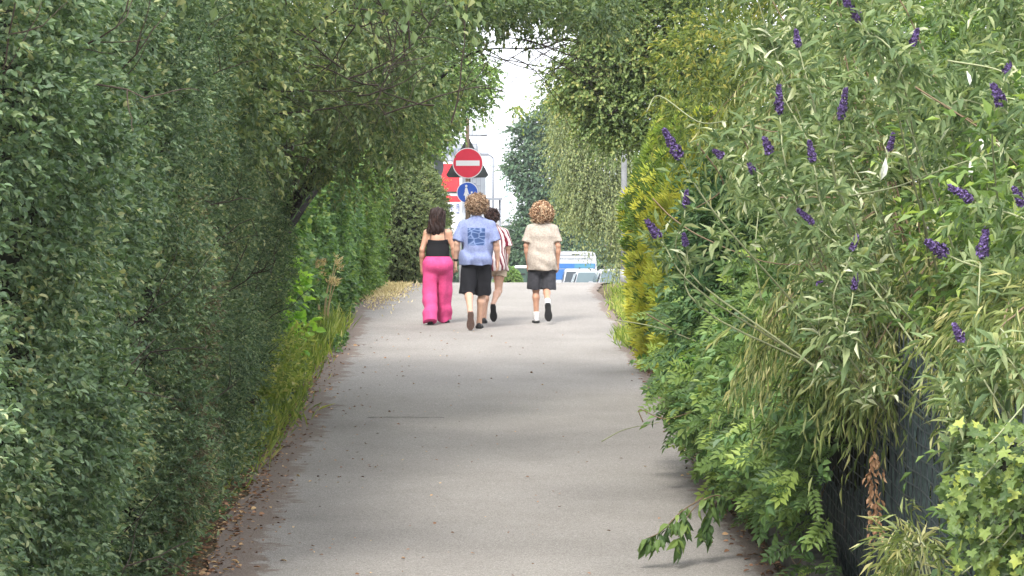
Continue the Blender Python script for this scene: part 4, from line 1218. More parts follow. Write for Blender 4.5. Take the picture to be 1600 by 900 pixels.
# ---- far trees past the crest
def far_tree(name, label, seed, base, pf, n, ll, lw, m, trunk, **kw):
    root = tree(name, base, label, 'far trees past the crest')
    limb('trunk', trunk, .22, .06, M_bark, root, 12, 8, seed)
    for k in range(3):
        c = pf[(k*5+2) % len(pf)][0]
        tp = np.array(trunk[1+k % 2])
        limb('limb', [tp, (tp+np.array(c))/2+np.array([0,0,.3]), np.array(c)], .07, .02, M_bark, root, 8, 6, seed+k)
    lv = crown(seed, pf, n, .5, 9, ll, lw, **kw)
    foliage('crown', lv, 'diamond', m, root)
    return root
def P_o(lst, Y): return [(px(x, y, Y+dy), (r*Y/128, r*Y/128, r*.85*Y/128)) for x, y, dy, r in lst]
def P_(lst, Y): return [(px(x, y, Y+dy), (r, r, r*.85)) for x, y, dy, r in lst]
oak = P_o([(880,170,0,.7),(860,200,0,.7),(835,200,0,.45),(815,205,0,.3),(800,208,0,.14),(792,206,0,.08),(830,228,0,.55),(812,240,0,.3),(860,245,0,.8),(800,262,0,.28),(790,260,0,.14),(822,265,0,.55),(850,280,0,.8),(818,290,0,.3),(835,310,0,.45),(812,302,0,.14),(860,320,0,.8),(822,345,0,.4),(806,325,0,.1),
          (845,360,0,.8),(815,372,0,.5),(800,372,0,.3),(798,395,0,.4),(825,400,0,.7),(860,400,0,.8),(890,380,0,.9),(900,300,0,1.),(900,220,0,1.),(815,425,0,.5),(850,430,0,.7),(790,415,1,.3),(808,360,0,.2)], 172)
far_tree('oak_tree', 'dark bluish-green oak standing past the crest beside the white gap of sky', 321, (3.0,173,-.085), oak, 5600, .17, .11, LM['oak'], [(3.0,173,-.2),(2.9,173,3),(2.5,173,7),(2.1,173,10)], droop=.2, ldroop=.2)
bir = P_([(890,180,0,.5),(920,170,0,.7),(950,190,0,.7),(885,215,0,.45),(910,240,0,.7),(945,250,0,.8),(980,230,0,.8),(895,280,0,.45),(920,300,0,.7),(955,310,0,.8),(900,312,0,.4),(930,318,0,.45),(960,335,0,.5),(905,340,0,.2),(940,340,0,.3),(990,400,0,.4),(1000,300,0,.9),(1000,380,0,.8),(900,140,0,.5),(940,120,0,.8),(885,335,1,.25),(1000,440,0,.6)], 92)
far_tree('birch_tree', 'weeping olive-green birch past the crest above the white van', 331, (3.3,93,float(zg(93))), bir, 6200, .075, .042, LM['birch'], [(3.3,93,1.5),(3.2,93,4),(3.0,93,6.5),(2.8,93,9)], droop=1.1, ldroop=.9, upd=-.2)
# ================================================================== PEOPLE
class Field:
    """distance field on a grid, meshed with surface nets"""
    def __init__(s, lo, hi, h):
        s.lo = np.asarray(lo, float); s.h = h
        s.n = np.ceil((np.asarray(hi, float)-s.lo)/h).astype(int)+1
        s.D = np.full(s.n, .25, dtype=np.float32)
        s.ax = [s.lo[i]+h*np.arange(s.n[i]) for i in range(3)]
    def _sub(s, lo, hi):
        a = np.clip(np.floor((lo-s.lo)/s.h).astype(int), 0, s.n-1); b = np.clip(np.ceil((hi-s.lo)/s.h).astype(int)+1, 1, s.n)
        sl = tuple(slice(a[i], b[i]) for i in range(3))
        X, Y, Z = np.meshgrid(*[s.ax[i][sl[i]] for i in range(3)], indexing='ij')
        return sl, np.stack([X, Y, Z], -1)
    def cone(s, a, b, ra, rb, k=.03, sc=(1,1,1), flat0=False, flat1=False, cut=False):
        a = np.asarray(a, float); b = np.asarray(b, float); sc = np.asarray(sc, float)
        r = max(ra, rb)*max(sc)+k+.03
        sl, P = s._sub(np.minimum(a, b)-r, np.maximum(a, b)+r)
        if P.size == 0: return s
        q = (P-a)/sc; ab = (b-a)/sc
        L2 = max((ab*ab).sum(), 1e-9)
        tr = (q@ab)/L2; t = np.clip(tr, 0, 1)
        d = np.sqrt(((q-t[...,None]*ab)**2).sum(-1)) - (ra+t*(rb-ra))
        d = d*min(sc)
        L = math.sqrt(L2)
        if flat0: d = np.maximum(d, -tr*L)
        if flat1: d = np.maximum(d, (tr-1)*L)
        o = s.D[sl]
        if cut: s.D[sl] = np.maximum(o, -d)
        else:
            h = np.maximum(k-np.abs(o-d), 0)/k
            s.D[sl] = np.minimum(o, d) - h*h*k*.25
        return s
    def ball(s, c, r, sc=(1,1,1), k=.03, **kw):
        return s.cone(c, np.asarray(c, float)+np.array([0,0,1e-4]), r, r, k, sc, **kw)
    def grid(s):
        return np.meshgrid(*s.ax, indexing='ij')
    def mesh(s, name):
        D = s.D; h = s.h
        D[[0,-1],:,:] = .1; D[:,[0,-1],:] = .1; D[:,:,[0,-1]] = .1
        S = D < 0
        nx, ny, nz = D.shape
        acc = np.zeros((nx-1,ny-1,nz-1,3), np.float32); cnt = np.zeros((nx-1,ny-1,nz-1), np.float32)
        cor = [(i,j,k) for i in (0,1) for j in (0,1) for k in (0,1)]
        def V(c): return D[c[0]:nx-1+c[0], c[1]:ny-1+c[1], c[2]:nz-1+c[2]]
        c8 = sum(V(c) < 0 for c in [cor[0]]).astype(np.int8)
        tot = np.zeros_like(cnt, dtype=np.int8)
        for c in cor: tot += (V(c) < 0)
        act = (tot > 0) & (tot < 8)
        I = np.argwhere(act)
        vals = np.stack([D[I[:,0]+c[0], I[:,1]+c[1], I[:,2]+c[2]] for c in cor], 1)
        pos = np.zeros((len(I),3)); n = np.zeros(len(I))
        for a in range(8):
            for b in range(a+1, 8):
                if sum(abs(cor[a][q]-cor[b][q]) for q in range(3)) != 1: continue
                va, vb = vals[:,a], vals[:,b]
                m = (va < 0) != (vb < 0)
                t = np.where(m, va/np.where(m, va-vb, 1), 0)
                p = np.array(cor[a])[None]*(1-t[:,None]) + np.array(cor[b])[None]*t[:,None]
                pos += p*m[:,None]; n += m
        P = s.lo + (I + pos/n[:,None])*h
        idx = np.full((nx-1,ny-1,nz-1), -1, np.int32); idx[act] = np.arange(len(I))
        Q = []
        for ax in range(3):
            u, v = [(1,2),(2,0),(0,1)][ax]
            sa = [slice(None)]*3; sb = [slice(None)]*3
            sa[ax] = slice(0,-1); sb[ax] = slice(1,None)
            ch = S[tuple(sa)] != S[tuple(sb)]
            E = np.argwhere(ch)
            E = E[(E[:,u] > 0) & (E[:,v] > 0) & (E[:,u] < D.shape[u]-1) & (E[:,v] < D.shape[v]-1)]
            inside = S[E[:,0], E[:,1], E[:,2]]
            def at(du, dv):
                e = E.copy(); e[:,u] -= du; e[:,v] -= dv
                return idx[e[:,0], e[:,1], e[:,2]]
            q = np.stack([at(1,1), at(0,1), at(0,0), at(1,0)], 1)
            q[~inside] = q[~inside][:, ::-1]
            Q.append(q)
        Q = np.concatenate(Q); Q = Q[(Q >= 0).all(1)]
        return mesh_np(name, P, [Q], True)

def v3(*a): return np.array(a, float)
def lerp(a, b, t): return np.asarray(a)*(1-t)+np.asarray(b)*t

def body_field(J, s, build=1.0, female=False):
    f = Field((-.48,-.62,-.03), (.48,.62,1.92*s+.06), .0092)
    w = build*s
    pel, wai, che, nek, hd = J['pelvis'], J['waist'], J['chest'], J['neck'], J['head']
    f.cone(pel, wai, .125*w, .108*w, .04, (1.18,.82,1))
    f.cone(wai, che, .108*w, .128*w, .05, (1.15,.80,1))
    f.cone(che, (che+nek)/2, .128*w, .08*w, .05, (1.15,.75,1))
    for q in ('l','r'):
        sx = -1 if q == 'l' else 1
        sh, el, wr = J['sh'+q], J['el'+q], J['wr'+q]
        f.cone(lerp(che, nek, .72)+v3(sx*.04*w,0,0), sh, .050*w, .048*w, .05)
        f.cone(sh, el, .050*w, .039*w, .03)
        f.cone(el, lerp(el, wr, .35), .038*w, .040*w, .02)
        f.cone(lerp(el, wr, .3), wr, .040*w, .026*w, .02)
        # hand: palm, four fingers, thumb
        d = norm(J['hd'+q]); back = v3(sx*.9, -.35, 0); side = norm(np.cross(d, back)); back = np.cross(side, d)
        if side[1] < 0: side = -side                      # side: towards the thumb (forward)
        pk = wr + d*.085*s
        for o in (-.026,-.009,.009,.026):
            f.cone(wr+side*o*.5, pk+side*o*s, .013*s, .0125*s, .012)
        for o, L in ((.029,.070),(.010,.078),(-.010,.072),(-.029,.055)):
            b0 = pk+side*o*s; m_ = b0 + (d*.95 - back*.15 + side*o*1.2)*L*.5*s; e_ = m_ + norm(d*.75 - back*.6)*L*.5*s
            f.cone(b0, m_, .0098*s, .0092*s, .004); f.cone(m_, e_, .0092*s, .008*s, .004)
        tb = wr + d*.028*s + side*.018*s; tm = tb + norm(side*.8+d*.75-back*.2)*.042*s; te = tm + norm(side*.25+d*1.0-back*.3)*.034*s
        f.cone(tb, tm, .0125*s, .0105*s, .012); f.cone(tm, te, .0105*s, .0085*s, .006)
        # leg
        hp, kn, an, to = J['hp'+q], J['kn'+q], J['an'+q], J['to'+q]
        f.cone(hp+v3(0,-.015,.02), lerp(hp, kn, .5), .088*w, .074*w, .04)
        f.cone(lerp(hp, kn, .45), kn, .075*w, .054*w, .03)
        bk = norm(np.cross(kn-an, v3(1,0,0)));
        if bk[1] > 0: bk = -bk
        cf = lerp(kn, an, .3) + bk*.018*s
        f.cone(kn, cf, .050*w, .054*w, .03)
        f.cone(cf, an, .052*w, .033*s, .03)
        f.cone(an, to, .034*s, .026*s, .02, (1,1,1))
        f.ball(pel+v3(sx*.062*s,-.055*s,-.02), .088*w, k=.04)
    f.cone(nek-v3(0,0,.05), hd-v3(0,.01,.03), .056*s, .052*s, .03)
    f.ball(hd+v3(0,-.012,.022)*s, .088*s, (.88,1.08,1.12), k=.02)
    f.cone(hd+v3(0,.045,-.03)*s, hd+v3(0,.062,-.085)*s, .058*s, .036*s, .03)
    f.cone(hd+v3(0,.088,.005)*s, hd+v3(0,.112,-.03)*s, .009*s, .015*s, .015)   # nose
    for sx in (-1,1):
        f.ball(hd+v3(sx*.080,-.005,-.012)*s, .028*s, (.4,.75,1.15), k=.01)      # ears
        f.ball(hd+v3(sx*.032,.098,.016)*s, .016*s, k=.008, cut=True)            # eye sockets
    return f

def folds(f, amp, seed, zlo, zhi, fx=38, fz=9):
    """cloth creases: long shallow waves that run mostly downward and grow toward the hem"""
    g = rng_(seed)
    X, Y, Z = f.grid()
    n = np.zeros_like(f.D)
    for k in range(5):
        a = g.uniform(-.5, .5)
        n += (np.sin(X*fx*(.6+.8*g.random())+Y*fx*.8*(.6+.8*g.random())+Z*fz*(a*2+.6)+g.random()*6)*(.4+.6*g.random())).astype(np.float32)
    for k in range(3):
        n += (.5*np.sin(Z*34*(.7+.6*g.random())+X*14*g.normal()+Y*10+g.random()*6)).astype(np.float32)
    w = np.clip((zhi-Z)/(zhi-zlo), 0.15, 1)
    f.D += (n*amp*.35*w).astype(np.float32)

def cut_below(f, z, tilt=0.0):
    X, Y, Z = f.grid(); f.D = np.maximum(f.D, (z+tilt*X+.008*np.sin(X*23+Y*17)-Z).astype(np.float32))
def cut_above(f, z, yfall=0.0):
    X, Y, Z = f.grid(); f.D = np.maximum(f.D, (Z-z-yfall*Y).astype(np.float32))

M_skin = mat('skin', (.43,.235,.155), .5, .4, var=.10, scale=30)
M_skin2 = mat('fair_skin', (.47,.285,.205), .5, .4, var=.08, scale=30)
M_eye = mat('eye_white', (.75,.73,.70), .2, .5)
M_lip = mat('lip', (.42,.16,.14), .5, .4)

def fabric(name, col, var=.12, scale=60, rough=.85, bump=.25):
    return mat(name, col, rough, .2, 0, var, scale, bump, 220)

def hair_mat(name, stops):
    m, n, l, b = nt(name)
    at = n.new('ShaderNodeAttribute'); at.attribute_name = 'rnd'
    cr = n.new('ShaderNodeValToRGB'); e = cr.color_ramp.elements
    e[0].color = (*stops[0], 1); e[1].color = (*stops[2], 1); k = e.new(.5); k.color = (*stops[1], 1)
    l.new(at.outputs['Fac'], cr.inputs[0]); l.new(cr.outputs[0], b.inputs['Base Color'])
    b.inputs['Roughness'].default_value = .6; b.inputs['Specular IOR Level'].default_value = .18
    return m

def tubes_mesh(name, paths, r, n, rnd):
    b = MB(); R_ = []
    for p, q in zip(paths, rnd):
        i0 = b.n; m = len(p)
        b.tube(p, r*np.sin(np.linspace(.35, np.pi-.25, m))**.6, n, cap=False)
        R_.append(np.full((m-1)*n, q))
    me = b.mesh(name, True)
    face_attr(me, 'rnd', np.concatenate(R_))
    return me

def curly_hair(root, c, rad, m, seed, n=620, curl=.016, drop=.0):
    """mop of curls: a scalp volume and separate locks"""
    f = Field(c-rad*1.3, c+rad*1.3, .010)
    f.ball(c, 1.0, rad*.72, k=.001)
    X, Y, Z = f.grid(); g = rng_(seed)
    f.D += (.010*np.sin(X*70+Y*50)*np.sin(Z*64+X*20)*1.0).astype(np.float32)
    # open the face side
    f.D = np.maximum(f.D, ((Y-c[1]) - rad[1]*.52 - .25*np.abs(Z-c[2]-rad[2]*.3)*0).astype(np.float32))
    me = f.mesh('hair'); me.materials.append(m)
    face_attr(me, 'rnd', np.full(len(me.polygons), .2))
    hair = link('hair', me, None, root)
    paths, rn = [], []
    d = norm(g.normal(size=(n,3)))
    for k in range(n):
        dk = d[k]
        if dk[1] > .5 and dk[2] < .45: continue
        p0 = c + dk*rad*(.60+.18*g.random())
        out = norm(dk*np.array([1,1,.8])+g.normal(size=3)*.35+np.array([0,0,-drop]))
        L = .06+.065*g.random()**1.5; t = np.linspace(0, 1, 12)
        u = norm(np.cross(out, g.normal(size=3))); w = np.cross(out, u)
        ph = g.random()*6; tw = 1.2+1.1*g.random()
        rr = curl*(.6+.6*g.random())
        P = p0 + out*(L*t)[:,None]*.62 + (u*np.cos(ph+t*tw*6.28)[:,None] + w*np.sin(ph+t*tw*6.28)[:,None])*rr*np.minimum(1, t*3)[:,None]
        P[:,2] -= drop*L*t*t
        paths.append(P); rn.append(g.random())
    o = link('curls', tubes_mesh('curls', paths, .0048, 3, rn), m, hair); o['kind'] = 'stuff'
    return hair

def strand_hair(root, paths, m, base_field, seed):
    me = base_field.mesh('hair'); me.materials.append(m)
    face_attr(me, 'rnd', np.full(len(me.polygons), .25))
    hair = link('hair', me, None, root)
    g = rng_(seed)
    o = link('strands', tubes_mesh('strands', paths, .0065, 3, g.random(len(paths))), m, hair); o['kind'] = 'stuff'
    return hair

def shoe(root, heel, toe, up, L, w, m_up, m_sole, low=False, hgt=.075):
    """shoe lofted along the foot with a separate sole"""
    ax = norm(np.asarray(toe, float)-heel); up = norm(up-(up@ax)*ax); sd = np.cross(ax, up)
    t = np.linspace(0, 1, 15)
    hw = w*.5*np.array([.40,.64,.74,.76,.74,.72,.74,.82,.92,.99,1.0,.95,.82,.58,.25])
    ht = hgt*np.array([.75,1,1.02,1.0,.95,.86,.76,.68,.60,.53,.47,.42,.36,.29,.2])
    if low: ht = ht*np.array([.7,.75,.7,.6,.5,.5,.6,.8,.9,1,1,1,1,1,1])
    a = np.linspace(0, np.pi, 9)
    V = []
    for k in range(15):
        for q in a:
            V.append(heel + ax*(t[k]*L) + sd*(hw[k]*math.cos(q)) + up*(.018+ht[k]*math.sin(q)**.7))
    i = np.arange(15*9).reshape(15, 9)
    Q = np.stack([i[:-1,:-1], i[1:,:-1], i[1:,1:], i[:-1,1:]], -1).reshape(-1,4)
    Q2 = np.stack([i[:-1,0], i[:-1,-1], i[1:,-1], i[1:,0]], 1)
    V = np.array(V); V = np.concatenate([V, [heel+up*.03], [heel+ax*L+up*.025]])
    T = np.concatenate([np.stack([i[0,:-1], i[0,1:], np.full(8,135)], 1), np.stack([i[-1,1:], i[-1,:-1], np.full(8,136)], 1)])
    s = MB().add(V, np.concatenate([Q, Q2]), T).build('shoe', m_up, root, smooth=True)
    out = []
    for sg in (1, -1):
        r_ = range(15) if sg == 1 else range(14, -1, -1)
        for k in r_: out.append((t[k]*L, sg*(hw[k]+.005)))
    out = np.array(out); n = len(out)
    b = MB(); ring = []
    for z, e in ((-.006,.93),(0,1),(.020,1),(.024,.97)):
        ring.append(np.array([heel + ax*(L/2+(p[0]-L/2)*(1.02 if e == 1 else 1.0)) + sd*p[1]*e + up*z for p in out]))
    V = np.concatenate(ring+[[heel+ax*L*.5-up*.006]]+[[heel+ax*L*.5+up*.024]])
    j = np.arange(n); kk = (j+1) % n
    Q = np.concatenate([np.stack([j+a_*n, kk+a_*n, kk+(a_+1)*n, j+(a_+1)*n], 1) for a_ in range(3)])
    T = np.concatenate([np.stack([kk, j, np.full(n, 4*n)], 1), np.stack([j+3*n, kk+3*n, np.full(n, 4*n+1)], 1)])
    b.add(V, Q, T).build('sole', m_sole, s, smooth=False)
    return s

def face_bits(root, hd, s):
    for sx in (-1, 1):
        f = Field(hd+v3(sx*.032-.02,.07,-.005)*1, hd+v3(sx*.032+.02,.115,.04), .004)
        f.ball(hd+v3(sx*.032,.089,.016)*s, .0125*s, k=.002)
        link('eye', f.mesh('eye'), M_eye, root)
    f = Field(hd+v3(-.04,.07,-.09), hd+v3(.04,.13,-.03), .005)
    f.cone(hd+v3(-.020,.096,-.060)*s, hd+v3(.020,.096,-.060)*s, .008, .008, .004)
    link('mouth', f.mesh('mouth'), M_lip, root)

def person(loc, label, J, s, skin, build=1.0, rz=0.0):
    root = empty('person', loc, label, 'person', 'people walking up the path', rz)
    f = body_field(J, s, build)
    link('body', f.mesh('body'), skin, root)
    face_bits(root, J['head'], s)
    return root

def joints(H, sw, **kw):
    J = dict(pelvis=v3(0,0,.53*H), waist=v3(0,.01,.62*H), chest=v3(0,.0,.735*H), neck=v3(0,-.005,.83*H), head=v3(0,.02,.925*H))
    for q, sx in (('l',-1),('r',1)):
        J['sh'+q] = v3(sx*sw, -.005, .788*H); J['hp'+q] = v3(sx*.085, 0, .515*H)
        J['hd'+q] = v3(sx*.02, .12, -1)
    J.update({k: np.asarray(v, float) for k, v in kw.items()})
    return J

def tee(root, J, s, hem, sleeve, m, seed, wid=1.0, flare=.0, name='t_shirt', amp=.026, neck_cut=None):
    f = Field((-.42,-.30,hem-.06), (.42,.30,J['neck'][2]+.06), .0085)
    pel, wai, che, nek = J['pelvis'], J['waist'], J['chest'], J['neck']
    f.cone(v3(0,-.012,hem-.05), wai+v3(0,-.012,0), (.172+flare)*wid, .160*wid, .04, (1.20,.92,1))
    for sx in (-1, 1): f.ball(pel+v3(sx*.066*s,-.062*s,-.02), .118*s, k=.06)
    f.cone(wai, che, .160*wid, .158*wid, .05, (1.2,.82,1))
    f.cone(che, lerp(che, nek, .62), .158*wid, .098*wid, .05, (1.18,.8,1))
    f.cone(lerp(che, nek, .6), nek+v3(0,-.004,.012), .085*wid, .064*s, .035)
    for q in 'lr':
        sx = -1 if q == 'l' else 1
        sh, el = J['sh'+q], J['el'+q]
        f.cone(lerp(che, nek, .78)+v3(sx*.05,0,0), sh-v3(sx*.005,0,.006), .058*s, .058*s, .05)
        f.cone(sh, lerp(sh, el, sleeve), .060*s, .080*s, .035, flat1=True)
    folds(f, amp, seed, hem, J['sh'+'l'][2])
    cut_below(f, hem, .01)
    return link(name, f.mesh(name), m, root)

def short_trousers(root, J, s, top, bottom, m, seed, rad=.125, name='shorts', amp=.010, build=1.0, rbot=None):
    f = Field((-.36,-.40,bottom-.08), (.36,.36,top+.05), .0085)
    pel = J['pelvis']
    f.cone(pel-v3(0,0,.02), v3(0,.0,top+.03), .150*build, .135*build, .05, (1.2,.88,1))
    for q in 'lr':
        sx = -1 if q == 'l' else 1
        hp, kn = J['hp'+q], J['kn'+q]
        t = (hp[2]-bottom)/(hp[2]-kn[2])
        e = hp + (kn-hp)*t
        f.cone(hp+v3(sx*.008,0,0), e+v3(sx*.016,0,0), rad*.92*build, (rbot or rad)*.88*build, .012, flat1=True)
        f.ball(pel+v3(sx*.068,-.06,-.03), .098*build, k=.04)
    folds(f, amp, seed, bottom, top)
    cut_above(f, top)
    return link(name, f.mesh(name), m, root)

def band(root, c, ax, r, w, m, name):
    ax = norm(ax)
    P = np.array([c-ax*w/2, c+ax*w/2])
    b = MB().tube(P, [r, r], 14)
    return b.build(name, m, root, smooth=True)

def sock(root, an, kn, r, h, m):
    d = norm(kn-an)
    P = np.array([an-d*.03, an+d*h*.3, an+d*h*.7, an+d*h])
    return MB().tube(P, [r*1.0, r*.98, r*1.0, r*1.03], 14).build('sock', m, root, smooth=True)

# ---------------------------------------------------------------- materials with print
def blue_shirt_mat():
    m, n, l, b = nt('blue_tee')
    tc = n.new('ShaderNodeTexCoord')
    no = n.new('ShaderNodeTexNoise'); no.inputs['Scale'].default_value = 45; no.inputs['Detail'].default_value = 5
    l.new(tc.outputs['Object'], no.inputs['Vector'])
    base = n.new('ShaderNodeValToRGB'); e = base.color_ramp.elements
    e[0].position, e[0].color = .3, (.150,.180,.325,1); e[1].position, e[1].color = .7, (.215,.250,.40,1)
    l.new(no.outputs[0], base.inputs[0])
    sx = n.new('ShaderNodeSeparateXYZ'); l.new(tc.outputs['Object'], sx.inputs[0])
    def M(op, a, c=None):
        q = n.new('ShaderNodeMath'); q.operation = op
        for i, v in enumerate((a, c)):
            if v is None: continue
            if isinstance(v, (int, float)): q.inputs[i].default_value = v
            else: l.new(v, q.inputs[i])
        return q.outputs[0]
    inx = M('LESS_THAN', M('ABSOLUTE', M('ADD', sx.outputs[0], .005)), .118)
    inz = M('LESS_THAN', M('ABSOLUTE', M('SUBTRACT', sx.outputs[2], 1.255)), .118)
    iny = M('LESS_THAN', sx.outputs[1], 0)
    msk = M('MULTIPLY', M('MULTIPLY', inx, inz), iny)
    mp = n.new('ShaderNodeMapping'); mp.inputs['Scale'].default_value = (9, 0, 15); mp.inputs['Rotation'].default_value = (0, .35, 0)
    l.new(tc.outputs['Object'], mp.inputs[0])
    wv = n.new('ShaderNodeTexVoronoi'); wv.feature = 'DISTANCE_TO_EDGE'; wv.inputs['Scale'].default_value = 1.0
    l.new(mp.outputs[0], wv.inputs['Vector'])
    pr = n.new('ShaderNodeValToRGB'); e = pr.color_ramp.elements
    e[0].position, e[0].color = .02, (.16,.21,.36,1); e[1].position, e[1].color = .16, (.035,.065,.16,1)
    k = e.new(.07); k.color = (.06,.10,.22,1)
    l.new(wv.outputs['Distance'], pr.inputs[0])
    mx = n.new('ShaderNodeMix'); mx.data_type = 'RGBA'
    l.new(msk, mx.inputs['Factor']); l.new(base.outputs[0], mx.inputs['A']); l.new(pr.outputs[0], mx.inputs['B'])
    l.new(mx.outputs['Result'], b.inputs['Base Color']); b.inputs['Roughness'].default_value = .88; b.inputs['Specular IOR Level'].default_value = .15
    return m
def stripe_mat():
    m, n, l, b = nt('striped_shirt')
    tc = n.new('ShaderNodeTexCoord'); sx = n.new('ShaderNodeSeparateXYZ'); l.new(tc.outputs['Object'], sx.inputs[0])
    def M(op, a, c=None):
        q = n.new('ShaderNodeMath'); q.operation = op
        for i, v in enumerate((a, c)):
            if v is None: continue
            if isinstance(v, (int, float)): q.inputs[i].default_value = v
            else: l.new(v, q.inputs[i])
        return q.outputs[0]
    no = n.new('ShaderNodeTexNoise'); no.inputs['Scale'].default_value = 6
    l.new(tc.outputs['Object'], no.inputs['Vector'])
    an = M('ARCTAN2', sx.outputs[0], M('MULTIPLY', sx.outputs[1], -1.3))
    ph = M('ADD', M('ADD', M('MULTIPLY', an, 3.4), M('MULTIPLY', sx.outputs[2], 1.5)), M('MULTIPLY', no.outputs[0], 1.1))
    fr = M('FRACT', ph)
    cr = n.new('ShaderNodeValToRGB'); cr.color_ramp.interpolation = 'CONSTANT'; e = cr.color_ramp.elements
    e[0].position, e[0].color = 0, (.52,.47,.455,1); e[1].position, e[1].color = .36, (.12,.012,.026,1)
    for p, c in ((.72,(.52,.47,.455,1)),(.82,(.30,.07,.10,1)),(.9,(.52,.47,.455,1))):
        k = e.new(p); k.color = c
    l.new(fr, cr.inputs[0]); l.new(cr.outputs[0], b.inputs['Base Color']); b.inputs['Roughness'].default_value = .85; b.inputs['Specular IOR Level'].default_value = .15
    return m

F_black = fabric('black_cloth', (.012,.012,.015)); F_top = fabric('black_top', (.012,.012,.014), bump=.1)
F_pink = fabric('pink_linen', (.58,.072,.21), .10, 40); F_beige = fabric('beige_tee', (.36,.31,.262), .2, 45)
F_char = fabric('charcoal_cloth', (.045,.045,.052), .25, 30); F_khaki = fabric('khaki_cloth', (.38,.31,.235))
F_sock = fabric('white_sock', (.60,.59,.58)); M_blk = mat('black_rubber', (.018,.018,.018), .8, .3, var=.3, scale=40, bump=.4, bscale=150)
M_brnsole = mat('brown_rubber', (.12,.075,.062), .8, .3, var=.2, scale=40, bump=.3, bscale=150); M_wshoe = mat('white_leather', (.60,.59,.58), .5, .4)
M_blkshoe = mat('black_leather', (.02,.018,.018), .5, .4); M_strap = mat('watch_strap', (.015,.015,.017), .5, .4)
H_man = hair_mat('light_brown_hair', [(.10,.056,.032),(.28,.175,.105),(.52,.38,.26)])
H_boy = hair_mat('blond_hair', [(.085,.036,.02),(.34,.19,.10),(.80,.60,.40)])
H_dark = hair_mat('dark_brown_hair', [(.014,.008,.007),(.030,.016,.013),(.07,.038,.03)])

def spot(x, Y):
    X = (x-CX)/F*Y
    return (X, Y, float(zg(Y)))

# ---- man in the blue t-shirt
J = joints(1.79, .195, ell=(-.265,-.05,1.165), wrl=(-.285,.02,.925), elr=(.262,-.03,1.165), wrr=(.285,.05,.93),
           knl=(-.112,-.05,.51), anl=(-.085,-.36,.245), tol=(-.08,-.30,.06), knr=(.072,.09,.50), anr=(.03,.15,.085), tor=(.03,.30,.04))
pm = person(spot(745, 46.27), 'tall person with curly light-brown hair in a blue printed t-shirt and black shorts', J, 1.02, M_skin2)
tee(pm, J, 1.03, .87, .88, blue_shirt_mat(), 401, 1.03, .006)
short_trousers(pm, J, 1.0, .90, .475, F_black, 402, .118, rbot=.128)
curly_hair(pm, J['head']+v3(0,-.02,.035), v3(.150,.155,.150), H_man, 403, 1500)
band(pm, J['wrl']+v3(.001,-.003,.02), J['ell']-J['wrl'], .034, .03, M_strap, 'watch_strap')
shoe(pm, v3(-.078,-.405,.245), v3(-.082,-.305,.005), v3(0,.9,.4), .27, .098, M_brnsole, M_brnsole, True)
shoe(pm, v3(.03,.085,.010), v3(.035,.34,.016), v3(0,0,1), .27, .098, M_blkshoe, M_blk, True)

# ---- person in pink trousers
J = joints(1.60, .150, ell=(-.215,-.05,1.03), wrl=(-.225,.03,.80), elr=(.215,-.01,1.06), wrr=(.245,.03,.84),
           knl=(-.095,-.01,.44), anl=(-.095,-.20,.09), tol=(-.095,-.05,.03), knr=(.075,.12,.45), anr=(.085,.24,.085), tor=(.115,.38,.03), chest=(0,.0,1.17))
pw = person(spot(684, 47.25), 'person with long dark hair in a black strap top and bright pink trousers', J, .91, M_skin, .98)
f = Field((-.25,-.2,.86), (.25,.2,1.26), .007)
f.cone(v3(0,0,.86), J['waist'], .130, .122, .04, (1.2,.86,1)); f.cone(J['waist'], v3(0,0,1.2), .122, .136, .05, (1.17,.84,1))
folds(f, .005, 411, .86, 1.2); cut_below(f, .90); cut_above(f, 1.185, .25)
link('strap_top', f.mesh('strap_top'), F_top, pw)
for sx in (-1, 1):
    c = curve_pts([v3(sx*.105,-.118,1.16), v3(sx*.098,-.108,1.25), v3(sx*.090,-.06,1.345), v3(sx*.09,.02,1.33), v3(sx*.1,.10,1.22)], 14)
    MB().tube(c, .0055, 6).build('strap', F_top, pw, smooth=True)
f = Field((-.36,-.46,-.02), (.36,.46,1.0), .009)
f.cone(J['pelvis']-v3(0,0,.02), v3(0,0,.96), .162, .132, .05, (1.14,.92,1))
for q, sx in (('l',-1),('r',1)):
    hp, kn, an = J['hp'+q], J['kn'+q], J['an'+q]
    e = an + norm(an-kn)*(.065 if q == 'l' else .03)
    f.cone(hp+v3(sx*.012,0,0), kn+v3(sx*.012,-.01,0), .118, .098, .03); f.cone(kn+v3(sx*.012,-.01,0), e+v3(0,-.015,0), .098, .098, .03, flat1=True)
    f.ball(J['pelvis']+v3(sx*.072,-.066,-.03), .106, k=.04)
folds(f, .026, 412, .0, .95, 34, 5); cut_above(f, .935); cut_below(f, .004)
link('trousers', f.mesh('trousers'), F_pink, pw)
shoe(pw, v3(.075,.17,.008), v3(.125,.40,.012), v3(0,0,1), .235, .085, M_blkshoe, M_blk, True)
shoe(pw, v3(-.095,-.25,.012), v3(-.095,0,.0), v3(0,0,1), .235, .085, M_blkshoe, M_blk, True)
hd = J['head']
f = Field(hd+v3(-.2,-.2,-.26), hd+v3(.2,.18,.16), .009)
f.ball(hd+v3(0,-.022,.026), .108, (.93,1.05,1.05), k=.03)
f.cone(hd+v3(0,-.05,.0), hd+v3(-.02,-.085,-.15), .098, .090, .05, (1.15,.62,1)); f.cone(hd+v3(-.02,-.085,-.14), hd+v3(-.06,-.09,-.195), .075, .03, .04, (1.2,.6,1))
X, Y, Z = f.grid(); f.D += (.006*np.sin(X*95+3*np.sin(Z*14))).astype(np.float32)
